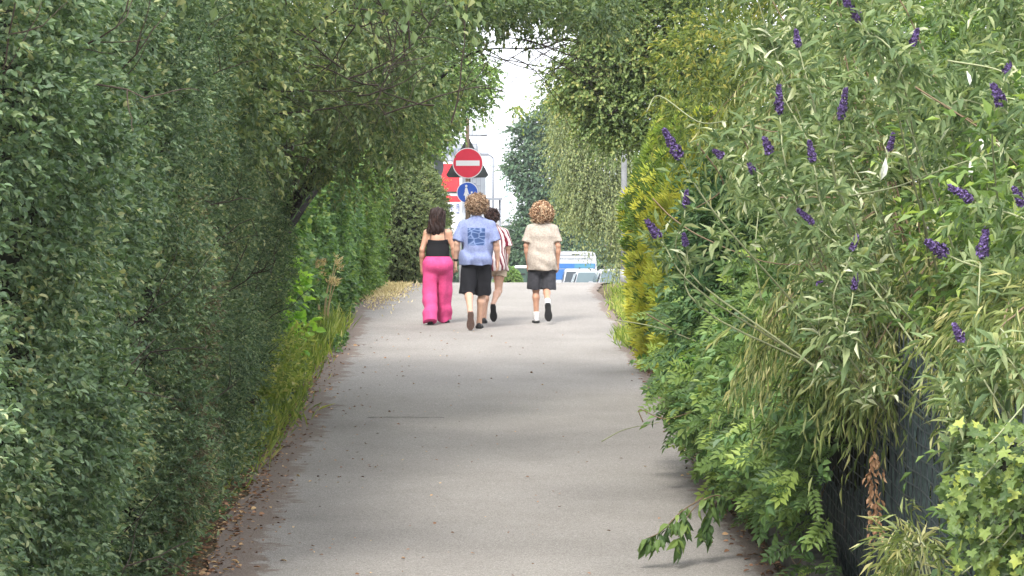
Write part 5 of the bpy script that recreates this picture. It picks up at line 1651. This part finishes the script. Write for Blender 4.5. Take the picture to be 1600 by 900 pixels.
f.D = np.maximum(f.D, (np.minimum(Y-hd[1]-.055, .16-(Z-hd[2])*2.2)*1.0).astype(np.float32)) if False else np.maximum(f.D, (Y-hd[1]-.06).astype(np.float32))
g = rng_(413); paths = []
for k in range(190):
    a = g.uniform(-2.3, 2.3); top = hd+v3(.03*g.normal(),-.02+.02*g.normal(),.128)
    s1 = hd+v3(.106*math.sin(a), -.022-.11*math.cos(a), .01+.02*g.normal()); s2 = hd+v3(.112*math.sin(a)-.02, -.065-.07*math.cos(a), -.10+.02*g.normal())
    e = hd+v3(.10*math.sin(a)-.035+.02*g.normal(), -.08-.05*math.cos(a), -.18-.035*g.random()+.02*math.sin(a))
    if abs(a) > 1.7: e = s2 + v3(.01*g.normal(),0,-.05)
    paths.append(curve_pts([top, (top+s1)/2*1.0+norm((top+s1)/2-hd)*.02, s1, s2, e], 12))
strand_hair(pw, paths, H_dark, f, 414)

# ---- person in the striped shirt, half hidden
J = joints(1.60, .155, ell=(-.21,-.02,1.05), wrl=(-.20,.10,.84), elr=(.205,-.03,1.06), wrr=(.19,.10,.86),
           knl=(-.10,.05,.455), anl=(-.125,.04,.08), tol=(-.125,.20,.03), knr=(.075,.0,.455), anr=(.0,-.30,.275), tor=(.0,-.27,.10))
J['head'] = J['head'] + v3(-.03,.0,.0)
ps = person(spot(770.5, 47.35), 'person in a red and white striped shirt half hidden behind the blue t-shirt', J, .91, M_skin2)
tee(ps, J, .95, .735, .98, stripe_mat(), 421, .95, .010, 'striped_shirt', .014)
short_trousers(ps, J, .93, .77, .655, F_khaki, 422, .112, rbot=.118)
hd = J['head']
f = Field(hd+v3(-.2,-.24,-.2), hd+v3(.2,.18,.2), .009)
f.ball(hd+v3(0,-.02,.026), .105, (.92,1.05,1.05), k=.03); f.ball(hd+v3(.045,-.115,-.01), .062, (1.1,.9,1.0), k=.03); f.cone(hd+v3(.04,-.1,-.03), hd+v3(.02,-.08,-.10), .05, .03, .04)
X, Y, Z = f.grid(); f.D += (.006*np.sin(X*80+Z*60)).astype(np.float32); f.D = np.maximum(f.D, (Y-hd[1]-.06).astype(np.float32))
g = rng_(423); paths = []
for k in range(90):
    a = g.uniform(-2.2, 2.2); s0 = hd+v3(.1*math.sin(a),-.02-.1*math.cos(a),.07+.03*g.normal()); e = hd+v3(.045+.05*g.normal(),-.15+.02*g.normal(),-.01+.04*g.normal())
    paths.append(curve_pts([s0, (s0+e)/2+norm((s0+e)/2-hd)*.02, e], 8))
strand_hair(ps, paths, H_dark, f, 424)
shoe(ps, v3(-.125,-.03,.008), v3(-.13,.20,.012), v3(0,0,1), .245, .088, M_blkshoe, M_blk, True)
shoe(ps, v3(.0,-.335,.275), v3(.01,-.29,.05), v3(0,1,.2), .245, .092, M_blkshoe, M_blk)

# ---- curly-haired youth in beige
J = joints(1.66, .165, ell=(-.220,-.02,1.08), wrl=(-.195,.04,.835), elr=(.222,-.03,1.08), wrr=(.218,.03,.84),
           knl=(-.085,.05,.475), anl=(-.08,.04,.085), tol=(-.085,.21,.035), knr=(.062,.01,.465), anr=(.075,-.30,.285), tor=(.085,-.27,.10))
pb = person(spot(847, 47.4), 'young person with blond curls in a beige t-shirt and charcoal shorts', J, .94, M_skin, .93)
tee(pb, J, .98, .735, .80, F_beige, 431, 1.0, .0, 't_shirt', .028)
short_trousers(pb, J, .95, .77, .475, F_char, 432, .108, rbot=.122)
curly_hair(pb, J['head']+v3(0,-.02,.02), v3(.160,.160,.165), H_boy, 433, 1500, .020, .35)
sock(pb, J['anl'], J['knl'], .040, .075, F_sock); sock(pb, J['anr'], J['knr'], .040, .085, F_sock)
shoe(pb, v3(-.078,-.045,.008), v3(-.088,.20,.012), v3(0,0,1), .26, .095, M_wshoe, M_blk)
shoe(pb, v3(.075,-.345,.29), v3(.088,-.295,.05), v3(0,1,.2), .26, .098, M_wshoe, M_blk)
# ================================================================== SIGNS, VEHICLES, FAR BUILDINGS
M_steel = mat('galvanised_steel', (.30,.31,.32), .55, .5, .3, var=.15, scale=8)
M_sback = mat('sign_back_grey', (.16,.185,.20), .6, .4, 0, var=.15, scale=6)
M_dback = mat('weathered_sign_back', (.035,.040,.038), .7, .3, 0, var=.4, scale=5)
M_red = mat('sign_red', (.50,.014,.040), .45, .5, 0, var=.06, scale=9); M_swhite = mat('sign_white', (.58,.58,.59), .45, .5)
M_sblue = mat('sign_blue', (.012,.070,.36), .45, .5); M_pole_brown = mat('wooden_pole', (.20,.145,.10), .85, .2, 0, var=.25, scale=9)
def disc(name, c, r, m, parent, t=.004, n=48, r2=None):
    a = np.linspace(0, 2*np.pi, n, endpoint=False)
    poly = np.stack([c[0]+r*np.cos(a), c[2]+r*np.sin(a)], 1)
    return place(MB().prism(poly, c[1], c[1]+t).build(name, m, None), parent)
def rect(name, c, w, h, m, parent, t=.004):
    return place(MB().box((c[0], c[1]+t/2, c[2]), (w, t, h)).build(name, m, None), parent)
def polyplate(name, pts, y, m, parent, t=.004):
    return place(MB().prism(np.array(pts), y, y+t).build(name, m, None), parent)
# ---- traffic sign post
Ys = 68.0
S = Ys/F
cx_, zb = (731-CX)*S, float(zg(Ys))
sp_ = empty('traffic_sign', (cx_, Ys, zb), 'round red no-entry sign above a blue footpath sign on one post', 'sign')
ztop = px(730,185,Ys)[2]
place(MB().tube([(cx_-.01,Ys+.06,zb-.2),(cx_-.01,Ys+.06,ztop-.5),(cx_-.005,Ys+.06,ztop)], [.038,.038,.036], 12).build('post', M_pole_brown, None, smooth=True), sp_)
c1 = px(731,255,Ys)
disc('sign_plate', c1, .305, M_swhite, sp_, .012)
disc('red_disc', c1-v3(0,.004,0), .288, M_red, sp_)
rect('white_bar', c1-v3(0,.008,.0), .47, .105, M_swhite, sp_)
c2 = px(730.5,301,Ys)
disc('sign_plate', c2, .215, M_swhite, sp_, .012)
disc('blue_disc', c2-v3(0,.004,0), .200, M_sblue, sp_)
def glyph(parts, c, y, name):
    b = MB()
    for p in parts:
        b.prism(np.array([(c[0]+u*.2, c[2]+v*.2) for u, v in p]), y, y+.003)
    place(b.build(name, M_swhite, None), sp_)
def circ(u, v, r): return [(u+r*math.cos(a), v+r*math.sin(a)) for a in np.linspace(0, 6.283, 16, endpoint=False)]
glyph([circ(-.12,.66,.12), [(-.20,.50),(-.04,.50),(.05,.2),(.10,-.02),(.2,-.20),(.13,-.24),(.02,-.08),(.02,-.28),(-.40,-.28),(-.26,.1),(-.27,.25)], [(-.26,-.28),(-.10,-.28),(-.10,-.72),(-.22,-.72)], [(-.08,-.28),(.04,-.28),(.05,-.80),(-.06,-.80)]], c2, c2[1]-.008, 'adult_symbol')
glyph([circ(.42,.02,.10), [(.33,-.10),(.52,-.10),(.64,-.5),(.24,-.5),(.14,-.24),(.2,-.2)], [(.32,-.5),(.41,-.5),(.40,-.80),(.32,-.80)], [(.46,-.5),(.55,-.5),(.56,-.74),(.48,-.74)]], c2, c2[1]-.0085, 'child_symbol')
for c in (c1, c2):
    place(MB().box((c[0]-.005, Ys+.03, c[2]), (.10,.035,.035)).build('clamp', M_steel, None), sp_)
# triangular sign seen from behind on the same stretch
tz = px(731,270,Ys+.5)
tri = empty('warning_sign', (cx_+.01, Ys+.5, float(zg(Ys+.5))), 'dark back of a triangular sign behind the red no-entry sign', 'sign')
S2 = (Ys+.5)/F
a0, b0, t0_ = ((697-CX)*S2, px(0,277.5,Ys+.5)[2]), ((763.5-CX)*S2, px(0,277.5,Ys+.5)[2]), ((731-CX)*S2, px(0,217,Ys+.5)[2])
polyplate('sign_plate', [(a0[0]+.05,a0[1]),(b0[0]-.05,b0[1]),(b0[0],b0[1]+.05),(t0_[0]+.035,t0_[1]-.01),(t0_[0],t0_[1]+.015),(t0_[0]-.035,t0_[1]-.01),(a0[0],a0[1]+.05)], Ys+.5, M_dback, tri, .012)
place(MB().tube([(cx_+.02,Ys+.56,float(zg(Ys+.5))-.2),(cx_+.02,Ys+.56,t0_[1])], .03, 10).build('post', M_dback, None, smooth=True), tri)
# grey sign seen from behind above the trimmed bush
gs = empty('round_sign', (px(664,0,63.2)[0], 63.2, float(zg(63.2))), 'grey back of a round sign with a sticker above the trimmed bush', 'sign')
cg = px(668,261,63.2)
disc('sign_plate', cg, .30, M_sback, gs, .01)
place(MB().tube([(px(664.5,0,63.1)[0],63.12,float(zg(63.2))-.2),(px(664.5,0,63.1)[0],63.12,px(0,236,63.1)[2])], .028, 10).build('post', mat('pale_post', (.55,.56,.57), .5, .5), None, smooth=True), gs)
place(MB().prism([(cg[0]+.05,cg[2]-.03),(cg[0]+.13,cg[2]-.06),(cg[0]+.15,cg[2]+.03),(cg[0]+.10,cg[2]+.07),(cg[0]+.04,cg[2]+.04)], cg[1]-.004, cg[1]-.001).build('sticker', M_swhite, None), gs)
# red and white advertising board beyond
Yb = 96.0
bb = empty('advertising_board', (px(705,0,Yb)[0], Yb, float(zg(Yb))), 'red and white advertising board with blue-grey lettering behind the signs', 'board')
def brd(name, x0, x1, y0, y1, m, dy=0.0, t=.03):
    a, b = px(x0, y0, Yb), px(x1, y1, Yb)
    return place(MB().box(((a[0]+b[0])/2, Yb-dy, (a[2]+b[2])/2), (b[0]-a[0], t, a[2]-b[2])).build(name, m, None), bb)
M_bred = mat('board_red', (.56,.025,.035), .5, .4, 0, var=.12, scale=7); M_blet = mat('board_lettering', (.16,.19,.30), .6, .3)
brd('panel', 690, 722, 253, 366, M_swhite, 0, .06)
for x0, x1, y0, y1 in [(690,718,256,300),(690,720,306,315.5)]: brd('red_panel', x0, x1, y0, y1, M_bred, .036, .012)
for x0, x1, y0, y1 in [(690,716,299,301.5)]: brd('dark_strip', x0, x1, y0, y1, M_dback, .05, .012)
for lx in (702, 713):
    for q, (dx0, dx1, dy0, dy1) in enumerate([(0,5,318,320.5),(.5,4,322,324),(0,2,320,327),(3.2,5,320,330),(0,5,331,333.5)]):
        brd('lettering', lx+dx0, lx+dx1, dy0, dy1, M_blet, .037+.003*q, .010)
for x in (693, 719):
    p = px(x, 360, Yb)
    place(MB().tube([(p[0],Yb+.06,float(zg(Yb))-.2),(p[0],Yb+.06,px(0,250,Yb)[2])], .035, 8).build('post', M_steel, None, smooth=True), bb)
# grey pole beside the golden conifer
gp = empty('utility_pole', (px(975,0,58)[0], 58, float(zg(58))), 'plain grey pole beside the golden conifer', 'pole')
xx = px(975,0,58)[0]
place(MB().tube([(xx,58,float(zg(58))-.2),(xx,58,px(0,330,58)[2]),(xx,58,px(0,120,58)[2])], [.055,.05,.045], 12).build('shaft', mat('pole_grey', (.19,.195,.20), .8, .3, var=.2, scale=5), None, smooth=True), gp)
place(MB().tube([(xx,58,float(zg(58))-.02),(xx,58,float(zg(58))+.25)], [.08,.065], 12).build('base_sleeve', M_steel, None, smooth=True), gp)
# grey mast behind the buddleia
gm = empty('utility_pole', (px(1333,0,38)[0], 38, float(zg(38))), 'grey mast top showing above the buddleia flowers', 'pole')
xx = px(1333,0,38)[0]
place(MB().tube([(xx,38,float(zg(38))-.2),(xx,38,4),(xx,38,8.2)], [.075,.07,.06], 12).build('shaft', M_steel, None, smooth=True), gm)
place(MB().tube([(xx,38,8.2),(xx,38,8.3)], [.065,.03], 12).build('cap', M_steel, None, smooth=True), gm)
# street lamp far
Yl = 150.0
lp = empty('street_lamp', (px(770.5,0,Yl)[0], Yl, float(zg(Yl))), 'thin grey street lamp with a bent arm beyond the signs', 'street lamp')
xl = px(770.5,0,Yl)[0]
M_lampg = mat('lamp_grey', (.16,.175,.20), .6, .4)
place(MB().tube([(xl,Yl,-.3),(xl,Yl,px(0,300,Yl)[2]),(xl,Yl,px(0,247,Yl)[2])], [.06,.05,.04], 8).build('pole', M_lampg, None, smooth=True), lp)
place(MB().tube([(xl,Yl,px(0,247,Yl)[2]),px(765,242.5,Yl),px(757,241,Yl)], .035, 8).build('arm', M_lampg, None, smooth=True), lp)
place(MB().box(px(754,241.5,Yl), (.55,.2,.12)).build('lamp_head', M_lampg, None, bevel=.03), lp)
# overhead bracket / stop shelter frame
sh_ = empty('shelter_frame', (px(773,0,140)[0], 140, float(zg(140))), 'small grey flat-topped frame below the street lamp', 'shelter')
for x in (764, 781):
    p = px(x, 0, 140)
    place(MB().tube([(p[0],140,float(zg(140))-.2),(p[0],140,px(0,312,140)[2])], .05, 6).build('post', M_lampg, None, smooth=True), sh_)
a, b = px(759,311,140), px(785,311,140)
place(MB().box(((a[0]+b[0])/2,140,a[2]), (b[0]-a[0],1.0,.09)).build('flat_top', M_lampg, None), sh_)
a, b = px(764,334,140), px(781,334,140)
place(MB().box(((a[0]+b[0])/2,140,a[2]), (b[0]-a[0],.06,.10)).build('cross_bar', M_lampg, None), sh_)

# ---- pale building with scaffold, far away
M_pale = mat('pale_render', (.34,.36,.40), .9, .2, var=.06, scale=.3); M_pale2 = mat('pale_cladding', (.30,.33,.37), .85, .2); M_glassf = mat('far_window', (.16,.20,.26), .2, .6)
Yf = 330.0
fb = empty('office_block', (px(715,0,Yf)[0], Yf, -.085), 'pale far-off block with scaffold frames behind the signs', 'building')
def fbox(name, x0, x1, y0, y1, dep, m, dy=0.0, Y=Yf, root=None):
    a, b = px(x0, y0, Y), px(x1, y1, Y)
    return place(MB().box(((a[0]+b[0])/2, Y+dep/2-dy, (a[2]+b[2])/2), (b[0]-a[0], dep, a[2]-b[2])).build(name, m, None), root or fb)
fbox('wall', 640, 745, 225, 412, 14, M_pale)
fbox('stair_tower', 745.1, 758, 262, 412, 9, M_pale2)
fbox('roof_box', 729, 761, 196, 211, 6, M_pale)
for r_ in range(7):
    for c_ in range(9):
        if c_ < 3: continue
        x0 = 652+c_*10.6; y0 = 232+r_*18
        w_ = fbox('window', x0, x0+6.5, y0, y0+10, .3, M_glassf, .1)
for c_ in range(9):
    x0 = 700+c_*6.3
    fbox('scaffold_pole', x0, x0+.9, 205+ (c_ % 3)*6, 300, .12, M_lampg, 2.2)
for r_ in range(7):
    fbox('scaffold_deck', 700, 752, 212+r_*13, 213+r_*13, .5, M_lampg, 2.0)
fbox('mast', 729.6, 730.8, 160, 196, .3, M_lampg, -1)
# church spire in the distance
Yc = 900.0
cs = empty('church_tower', (px(793,0,Yc)[0], Yc, -.085), 'faint pointed church tower far off in the gap of sky', 'church')
M_church = mat('distant_stone', (.40,.43,.46), .9, .2); M_copper = mat('distant_copper', (.30,.40,.42), .8, .2)
fbox('tower', 787.5, 797, 318, 425, 8, M_church, 0, Yc, cs)
xa, xb, xm_ = px(788,318,Yc), px(796.5,318,Yc), px(792.5,279,Yc)
def pyramid(name, xa, xb, zt, y, m):
    w = (xb[0]-xa[0])/2; c = (xb[0]+xa[0])/2
    V = [(c-w,y,xa[2]),(c+w,y,xa[2]),(c+w,y+2*w,xa[2]),(c-w,y+2*w,xa[2]),(c,y+w,zt)]
    return place(MB().add(V, [[3,2,1,0]], [[0,1,4],[1,2,4],[2,3,4],[3,0,4]]).build(name, m, None), cs)
pyramid('spire', xa, xb, xm_[2], Yc+3, M_copper)
fbox('nave', 775, 812, 352, 425, 20, M_church, 0, Yc, cs)
for x in (787.6, 796): pyramid('pinnacle', px(x,318.5,Yc), px(x+1.6,318.5,Yc), px(0,306,Yc)[2], Yc+.5, M_copper)
# low far trees that close the horizon
g = rng_(350)
for k, (x, y, Y, r, n, lab) in enumerate([(700,400,190,2.2,500,'distant round tree behind the pink trousers'),(745,398,215,2.2,500,'distant round tree low behind the blue t-shirt'),(792,392,230,1.8,450,'distant round tree below the church tower'),
                                  (845,400,220,2.6,600,'distant tree behind the beige t-shirt'),(915,395,205,3.0,700,'distant tree behind the white van')]):
    c = px(x, y, Y)
    rt = tree('round_tree', (c[0], Y, -.085), lab, 'round trees in the distance')
    limb('trunk', [(c[0],Y,-.2),(c[0]+.1,Y,1),(c[0],Y,float(c[2]))], .2, .08, M_bark, rt, 6, 6, k)
    pf = [((c[0]+g.normal()*r*.45, Y+g.normal()*r*.4, max(.9, c[2]-r*.2+g.normal()*r*.3)), (r*.5,r*.5,r*.42)) for _ in range(14)]
    foliage('crown', crown(360+k, pf, n, .7, 8, .3, .2), 'diamond', LM['oak'], rt)
# round clipped bush and box by the road
bsh = empty('round_bush', (px(797,0,118)[0], 118, float(zg(118))), 'low rounded yellow-green bush at the crest between two walkers', 'bush')
c = px(794,445,118)
g = rng_(371); d = norm(g.normal(size=(1500,3)))
foliage('foliage', shoots(c+d*np.array([.42,.5,.55])*(.85+.15*g.random((1500,1))), d+g.normal(size=d.shape)*.3, .12, 7, .07, .04, 372), 'diamond', LM['yard'], bsh)
lumpy('shade_dark_core', superell(c, (.36,.42,.47), .9), 14, 10, M_core, bsh, 5, .02)
rc = empty('recycling_container', (px(815,0,122)[0], 122, float(zg(122))), 'dark green container with a pale lid beside the round bush', 'container')
p = px(815,440,122); M_cont = mat('container_green', (.030,.060,.045), .5, .4); 
zc = float(zg(122))
place(MB().box((p[0],122,(zc+px(0,419,122)[2])/2), (.42,.6,px(0,419,122)[2]-zc)).build('body', M_cont, None, bevel=.03), rc)
place(MB().box((p[0],122,px(0,417,122)[2]), (.50,.66,.09)).build('lid', mat('container_lid', (.70,.71,.70), .5, .4), None, bevel=.025), rc)
place(MB().box((p[0],121.68,px(0,428,122)[2]), (.26,.02,.05)).build('handle', M_blk, None), rc)

# ---- vehicles
M_glass = mat('car_glass', (.030,.038,.045), .2, .3); M_tyre = mat('tyre', (.02,.02,.02), .85, .2); M_rim = mat('rim', (.45,.46,.48), .35, .5, .6)
M_lampr = mat('rear_lamp', (.45,.02,.02), .25, .6); M_lampw = mat('head_lamp', (.62,.65,.68), .15, .7); M_trim = mat('black_trim', (.03,.03,.032), .6, .4)
def paint(name, c): 
    m = mat(name, c, .3, .5); m.node_tree.nodes['Principled BSDF'].inputs['Coat Weight'].default_value = .5; return m
P_white = paint('white_paint', (.36,.37,.385)); P_silver = paint('silver_paint', (.25,.265,.285)); P_blue = paint('blue_film', (.022,.11,.32)); P_teal = paint('teal_film', (.05,.18,.26))
def loft(sections, name, m, parent, bevel=0.0):
    """sections: list of (y, [(x,z)...]) with equal counts, closed rings"""
    n = len(sections[0][1]); V = []
    for y, ring in sections:
        V += [(x, y, z) for x, z in ring]
    k = len(sections); j = np.arange(n); jj = (j+1) % n
    Q = np.concatenate([np.stack([i*n+j, i*n+jj, (i+1)*n+jj, (i+1)*n+j], 1) for i in range(k-1)])
    c0 = np.mean([V[i] for i in range(n)], 0); c1 = np.mean(V[-n:], 0)
    V = V + [tuple(c0), tuple(c1)]
    T = np.concatenate([np.stack([jj, j, np.full(n, k*n)], 1), np.stack([(k-1)*n+j, (k-1)*n+jj, np.full(n, k*n+1)], 1)])
    return MB().add(V, Q, T).build(name, m, parent, smooth=False, bevel=bevel)
def ring(w, z0, z1, wt=None, r=.12):
    wt = wt or w
    return [(-w,z0+r*.6),(-w+r*.5,z0),(w-r*.5,z0),(w,z0+r*.6),(w*.5+wt*.5,(z0+z1)/2),(wt,z1-r),(wt-r,z1),(-wt+r,z1),(-wt,z1-r),(-w*.5-wt*.5,(z0+z1)/2)]
def wheels(root, ys, w, r):
    for y in ys:
        for sx in (-1, 1):
            x = sx*(w-.10)
            t = MB().tube([(x-.1,y,r),(x-.085,y,r),(x+.085,y,r),(x+.1,y,r)], [r*.9,r,r,r*.9], 20).build('wheel', M_tyre, root, smooth=False)
            MB().tube([(x+sx*.085,y,r),(x+sx*.104,y,r)], [r*.62,r*.6], 16).build('rim', M_rim, t)
def quad(root, name, pts, m, t=.006):
    p = np.array(pts, float); nrm = norm(np.cross(p[1]-p[0], p[3]-p[0]))
    V = np.concatenate([p+nrm*t, p-nrm*t])
    return MB().add(V, [[0,1,2,3],[7,6,5,4],[0,4,5,1],[1,5,6,2],[2,6,7,3],[3,7,4,0]]).build(name, m, root)
def car(label, x, Y, rz, body, facing, w=.88, H=1.46, L=4.2, gl=None):
    """nose at -y when facing=True (towards the camera)"""
    root = empty('parked_car', (px(x,0,Y)[0], Y, float(zg(Y))+.012), label, 'car', 'cars parked beyond the crest', rz + (0 if facing else math.pi))
    gl = gl or M_glass
    hb = .88
    loft([(-L/2,ring(w*.80,.32,.62,w*.74)),(-L/2+.18,ring(w*.95,.20,.72,w*.86)),(-L/2+.9,ring(w,.18,.86,w*.92)),(-L/2+1.25,ring(w,.18,.92,w*.95)),(L/2-.7,ring(w,.18,.95,w*.95)),(L/2-.15,ring(w*.97,.20,.93,w*.9)),(L/2,ring(w*.85,.34,.84,w*.8))], 'body', body, root)
    yw0, yw1, yr0, yr1 = -L/2+1.05, -L/2+1.75, L/2-1.0, L/2-.25
    loft([(yw0,ring(w*.88,.84,.90,w*.84,.03)),(yw1,ring(w*.86,.84,H-.04,w*.66,.07)),((yw1+yr0)/2,ring(w*.87,.84,H,w*.67,.07)),(yr0,ring(w*.86,.84,H-.03,w*.65,.07)),(yr1,ring(w*.84,.84,.97,w*.74,.03))], 'roof', body, root)
    def slab(name, ya, za, yb, zb, wa, wb, oy):
        quad(root, name, [(-wa,ya+oy,za),(wa,ya+oy,za),(wb,yb+oy,zb),(-wb,yb+oy,zb)], gl)
    fw = lambda y: .90+(H-.94)*(y-yw0)/(yw1-yw0)
    slab('windscreen', yw0+.07, fw(yw0+.07)+.012, yw1-.05, fw(yw1-.05)+.012, w*.80, w*.62, -.02)
    rw = lambda y: .97+(H-1.0)*(yr1-y)/(yr1-yr0)
    slab('rear_window', yr1-.12, rw(yr1-.12)+.012, yr0+.10, rw(yr0+.10)+.012, w*.72, w*.58, .02)
    for sx in (-1, 1):
        for y0, y1 in ((yw1-.15, (yw1+yr0)/2-.03), ((yw1+yr0)/2+.03, yr0+.1)):
            quad(root, 'side_window', [(sx*(w*.885),y0,.95),(sx*(w*.885),y1,.95),(sx*(w*.715),y1-.05,H-.12),(sx*(w*.715),y0+(.12 if y0 < 0 else .03),H-.12)], gl)
        MB().box((sx*(w+.09),yw0+.5,1.0), (.2,.12,.14)).build('mirror', body, root, bevel=.03)
        MB().box((sx*w*.66,-L/2+.03,.66), (.34,.10,.16)).build('headlight', M_lampw, root, bevel=.02)
        MB().box((sx*w*.72,L/2-.06,.80), (.24,.12,.2)).build('tail_light', M_lampr, root, bevel=.02)
    MB().box((0,-L/2+.0,.48), (.9,.06,.14)).build('grille', M_trim, root); MB().box((0,L/2+.005,.6), (.52,.02,.11)).build('number_plate', M_swhite, root)
    wheels(root, (-L/2+.82, L/2-.78), w, .31)
    MB().box((0,(yw1+yr0)/2+.6,H+.02), (.06,.10,.05)).build('roof_aerial', M_trim, root)
    return root
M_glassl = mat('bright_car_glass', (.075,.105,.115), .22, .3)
car('white hatchback with its dark rear window beside the van', 905.5, 138, R(-1), P_white, False, .90, 1.78, 4.3)
car('silver car with a pale reflecting windscreen before the white hatchback', 925, 128, R(2), P_silver, True, .86, 1.48, 4.1, M_glassl)
car('silver car at the end of the row partly behind the conifer', 962, 126, R(4), P_silver, True, .88, 1.50, 4.2, M_glassl)
# van
Yv = 152.0
vx = px(899.5,0,Yv)[0]; vz = float(zg(Yv))+.012
vt = px(0,393.5,Yv)[2]-vz
van = empty('van', (vx, Yv, vz), 'white high-roof van with a blue band and a line of lettering on its back', 'van')
w = .98
def vr(k, z1): return [(-w*k,.32),(-w*k+.05,.26),(w*k-.05,.26),(w*k,.32),(w*k,1.15),(w*.93*k,z1-.22),(w*.86*k,z1-.04),(w*.74*k,z1),(-w*.74*k,z1),(-w*.86*k,z1-.04),(-w*.93*k,z1-.22),(-w*k,1.15)]
loft([(0,vr(.985,vt-.02)),(.06,vr(1.0,vt)),(3.9,vr(1.0,vt)),(4.6,vr(.97,vt-.25)),(5.2,vr(.93,1.35)),(5.9,vr(.86,1.05))], 'body', P_white, van)
zz = lambda y: px(0,y,Yv)[2]-vz
def vbox(name, x0, x1, z0, z1, m, dy, t=.012): return MB().box(((x0+x1)/2,-dy,(z0+z1)/2), (x1-x0,t,z1-z0)).build(name, m, van)
vbox('roof_seam', -w*.80, w*.80, zz(399), zz(398.2), M_sback, .010)
vbox('brake_light', -.16, .16, zz(398.6), zz(397), M_dback, .020)
g = rng_(381); xq = -.80
while xq < .62:                                                 # the line of small lettering, too small to read
    wq = g.uniform(.03,.075); h0 = g.choice([0,0,.02]); 
    vbox('lettering', xq, xq+wq, zz(405.0), zz(403.6)+h0, M_sback, .011, .008); xq += wq+g.uniform(.012,.035)
vbox('blue_panel', -w*.97, w*.88, zz(419.5), zz(411.8), P_blue, .012, .014)
vbox('rear_window', -.05, w*.84, zz(418.5), zz(412.6), P_teal, .022, .012)
vbox('blue_panel', -w*.97, -.1, zz(436.8), zz(420.6), P_blue, .012, .014)
vbox('door_seam', -.008, .008, zz(440), zz(421), M_sback, .020, .01)
for sx in (-1, 1):
    vbox('tail_light', sx*w*.90-.05, sx*w*.90+.05, .8, 1.15, M_lampr, .014, .03)
    MB().box((sx*(w+.16),4.6,1.55), (.22,.16,.34)).build('mirror', M_trim, van, bevel=.03)
    quad(van, 'side_window', [(sx*(w+.004),4.0,1.3),(sx*(w*.965+.004),4.9,1.3),(sx*(w*.93),4.6,1.9),(sx*(w*.945),4.0,1.95)], M_glass)
vbox('bumper', -w*.95, w*.95, .30, .48, M_trim, .05, .12)
vbox('number_plate', -.26, .26, .62, .73, M_swhite, .02, .01)
for y in (1.0, 4.6):
    for sx in (-1, 1):
        x = sx*(w-.12)
        t = MB().tube([(x-.1,y,.35),(x-.085,y,.35),(x+.085,y,.35),(x+.1,y,.35)], [.32,.35,.35,.32], 20).build('wheel', M_tyre, van)
        MB().tube([(x+sx*.085,y,.35),(x+sx*.104,y,.35)], [.21,.2], 16).build('rim', M_rim, t)
# ================================================================== AIR
hz = MB().box((0, 1180, 60), (1400, 2440, 124)).build('haze', None, None)
mh = bpy.data.materials.new('thin_air'); mh.use_nodes = True
n_, l_ = mh.node_tree.nodes, mh.node_tree.links
n_.clear()
vo_ = n_.new('ShaderNodeVolumePrincipled'); vo_.inputs['Color'].default_value = (.86,.91,.97,1); vo_.inputs['Density'].default_value = .00022
ou_ = n_.new('ShaderNodeOutputMaterial'); l_.new(vo_.outputs[0], ou_.inputs['Volume'])
hz.data.materials.append(mh)
tag(hz, 'thin pale summer haze over the whole place', 'haze', kind='stuff')
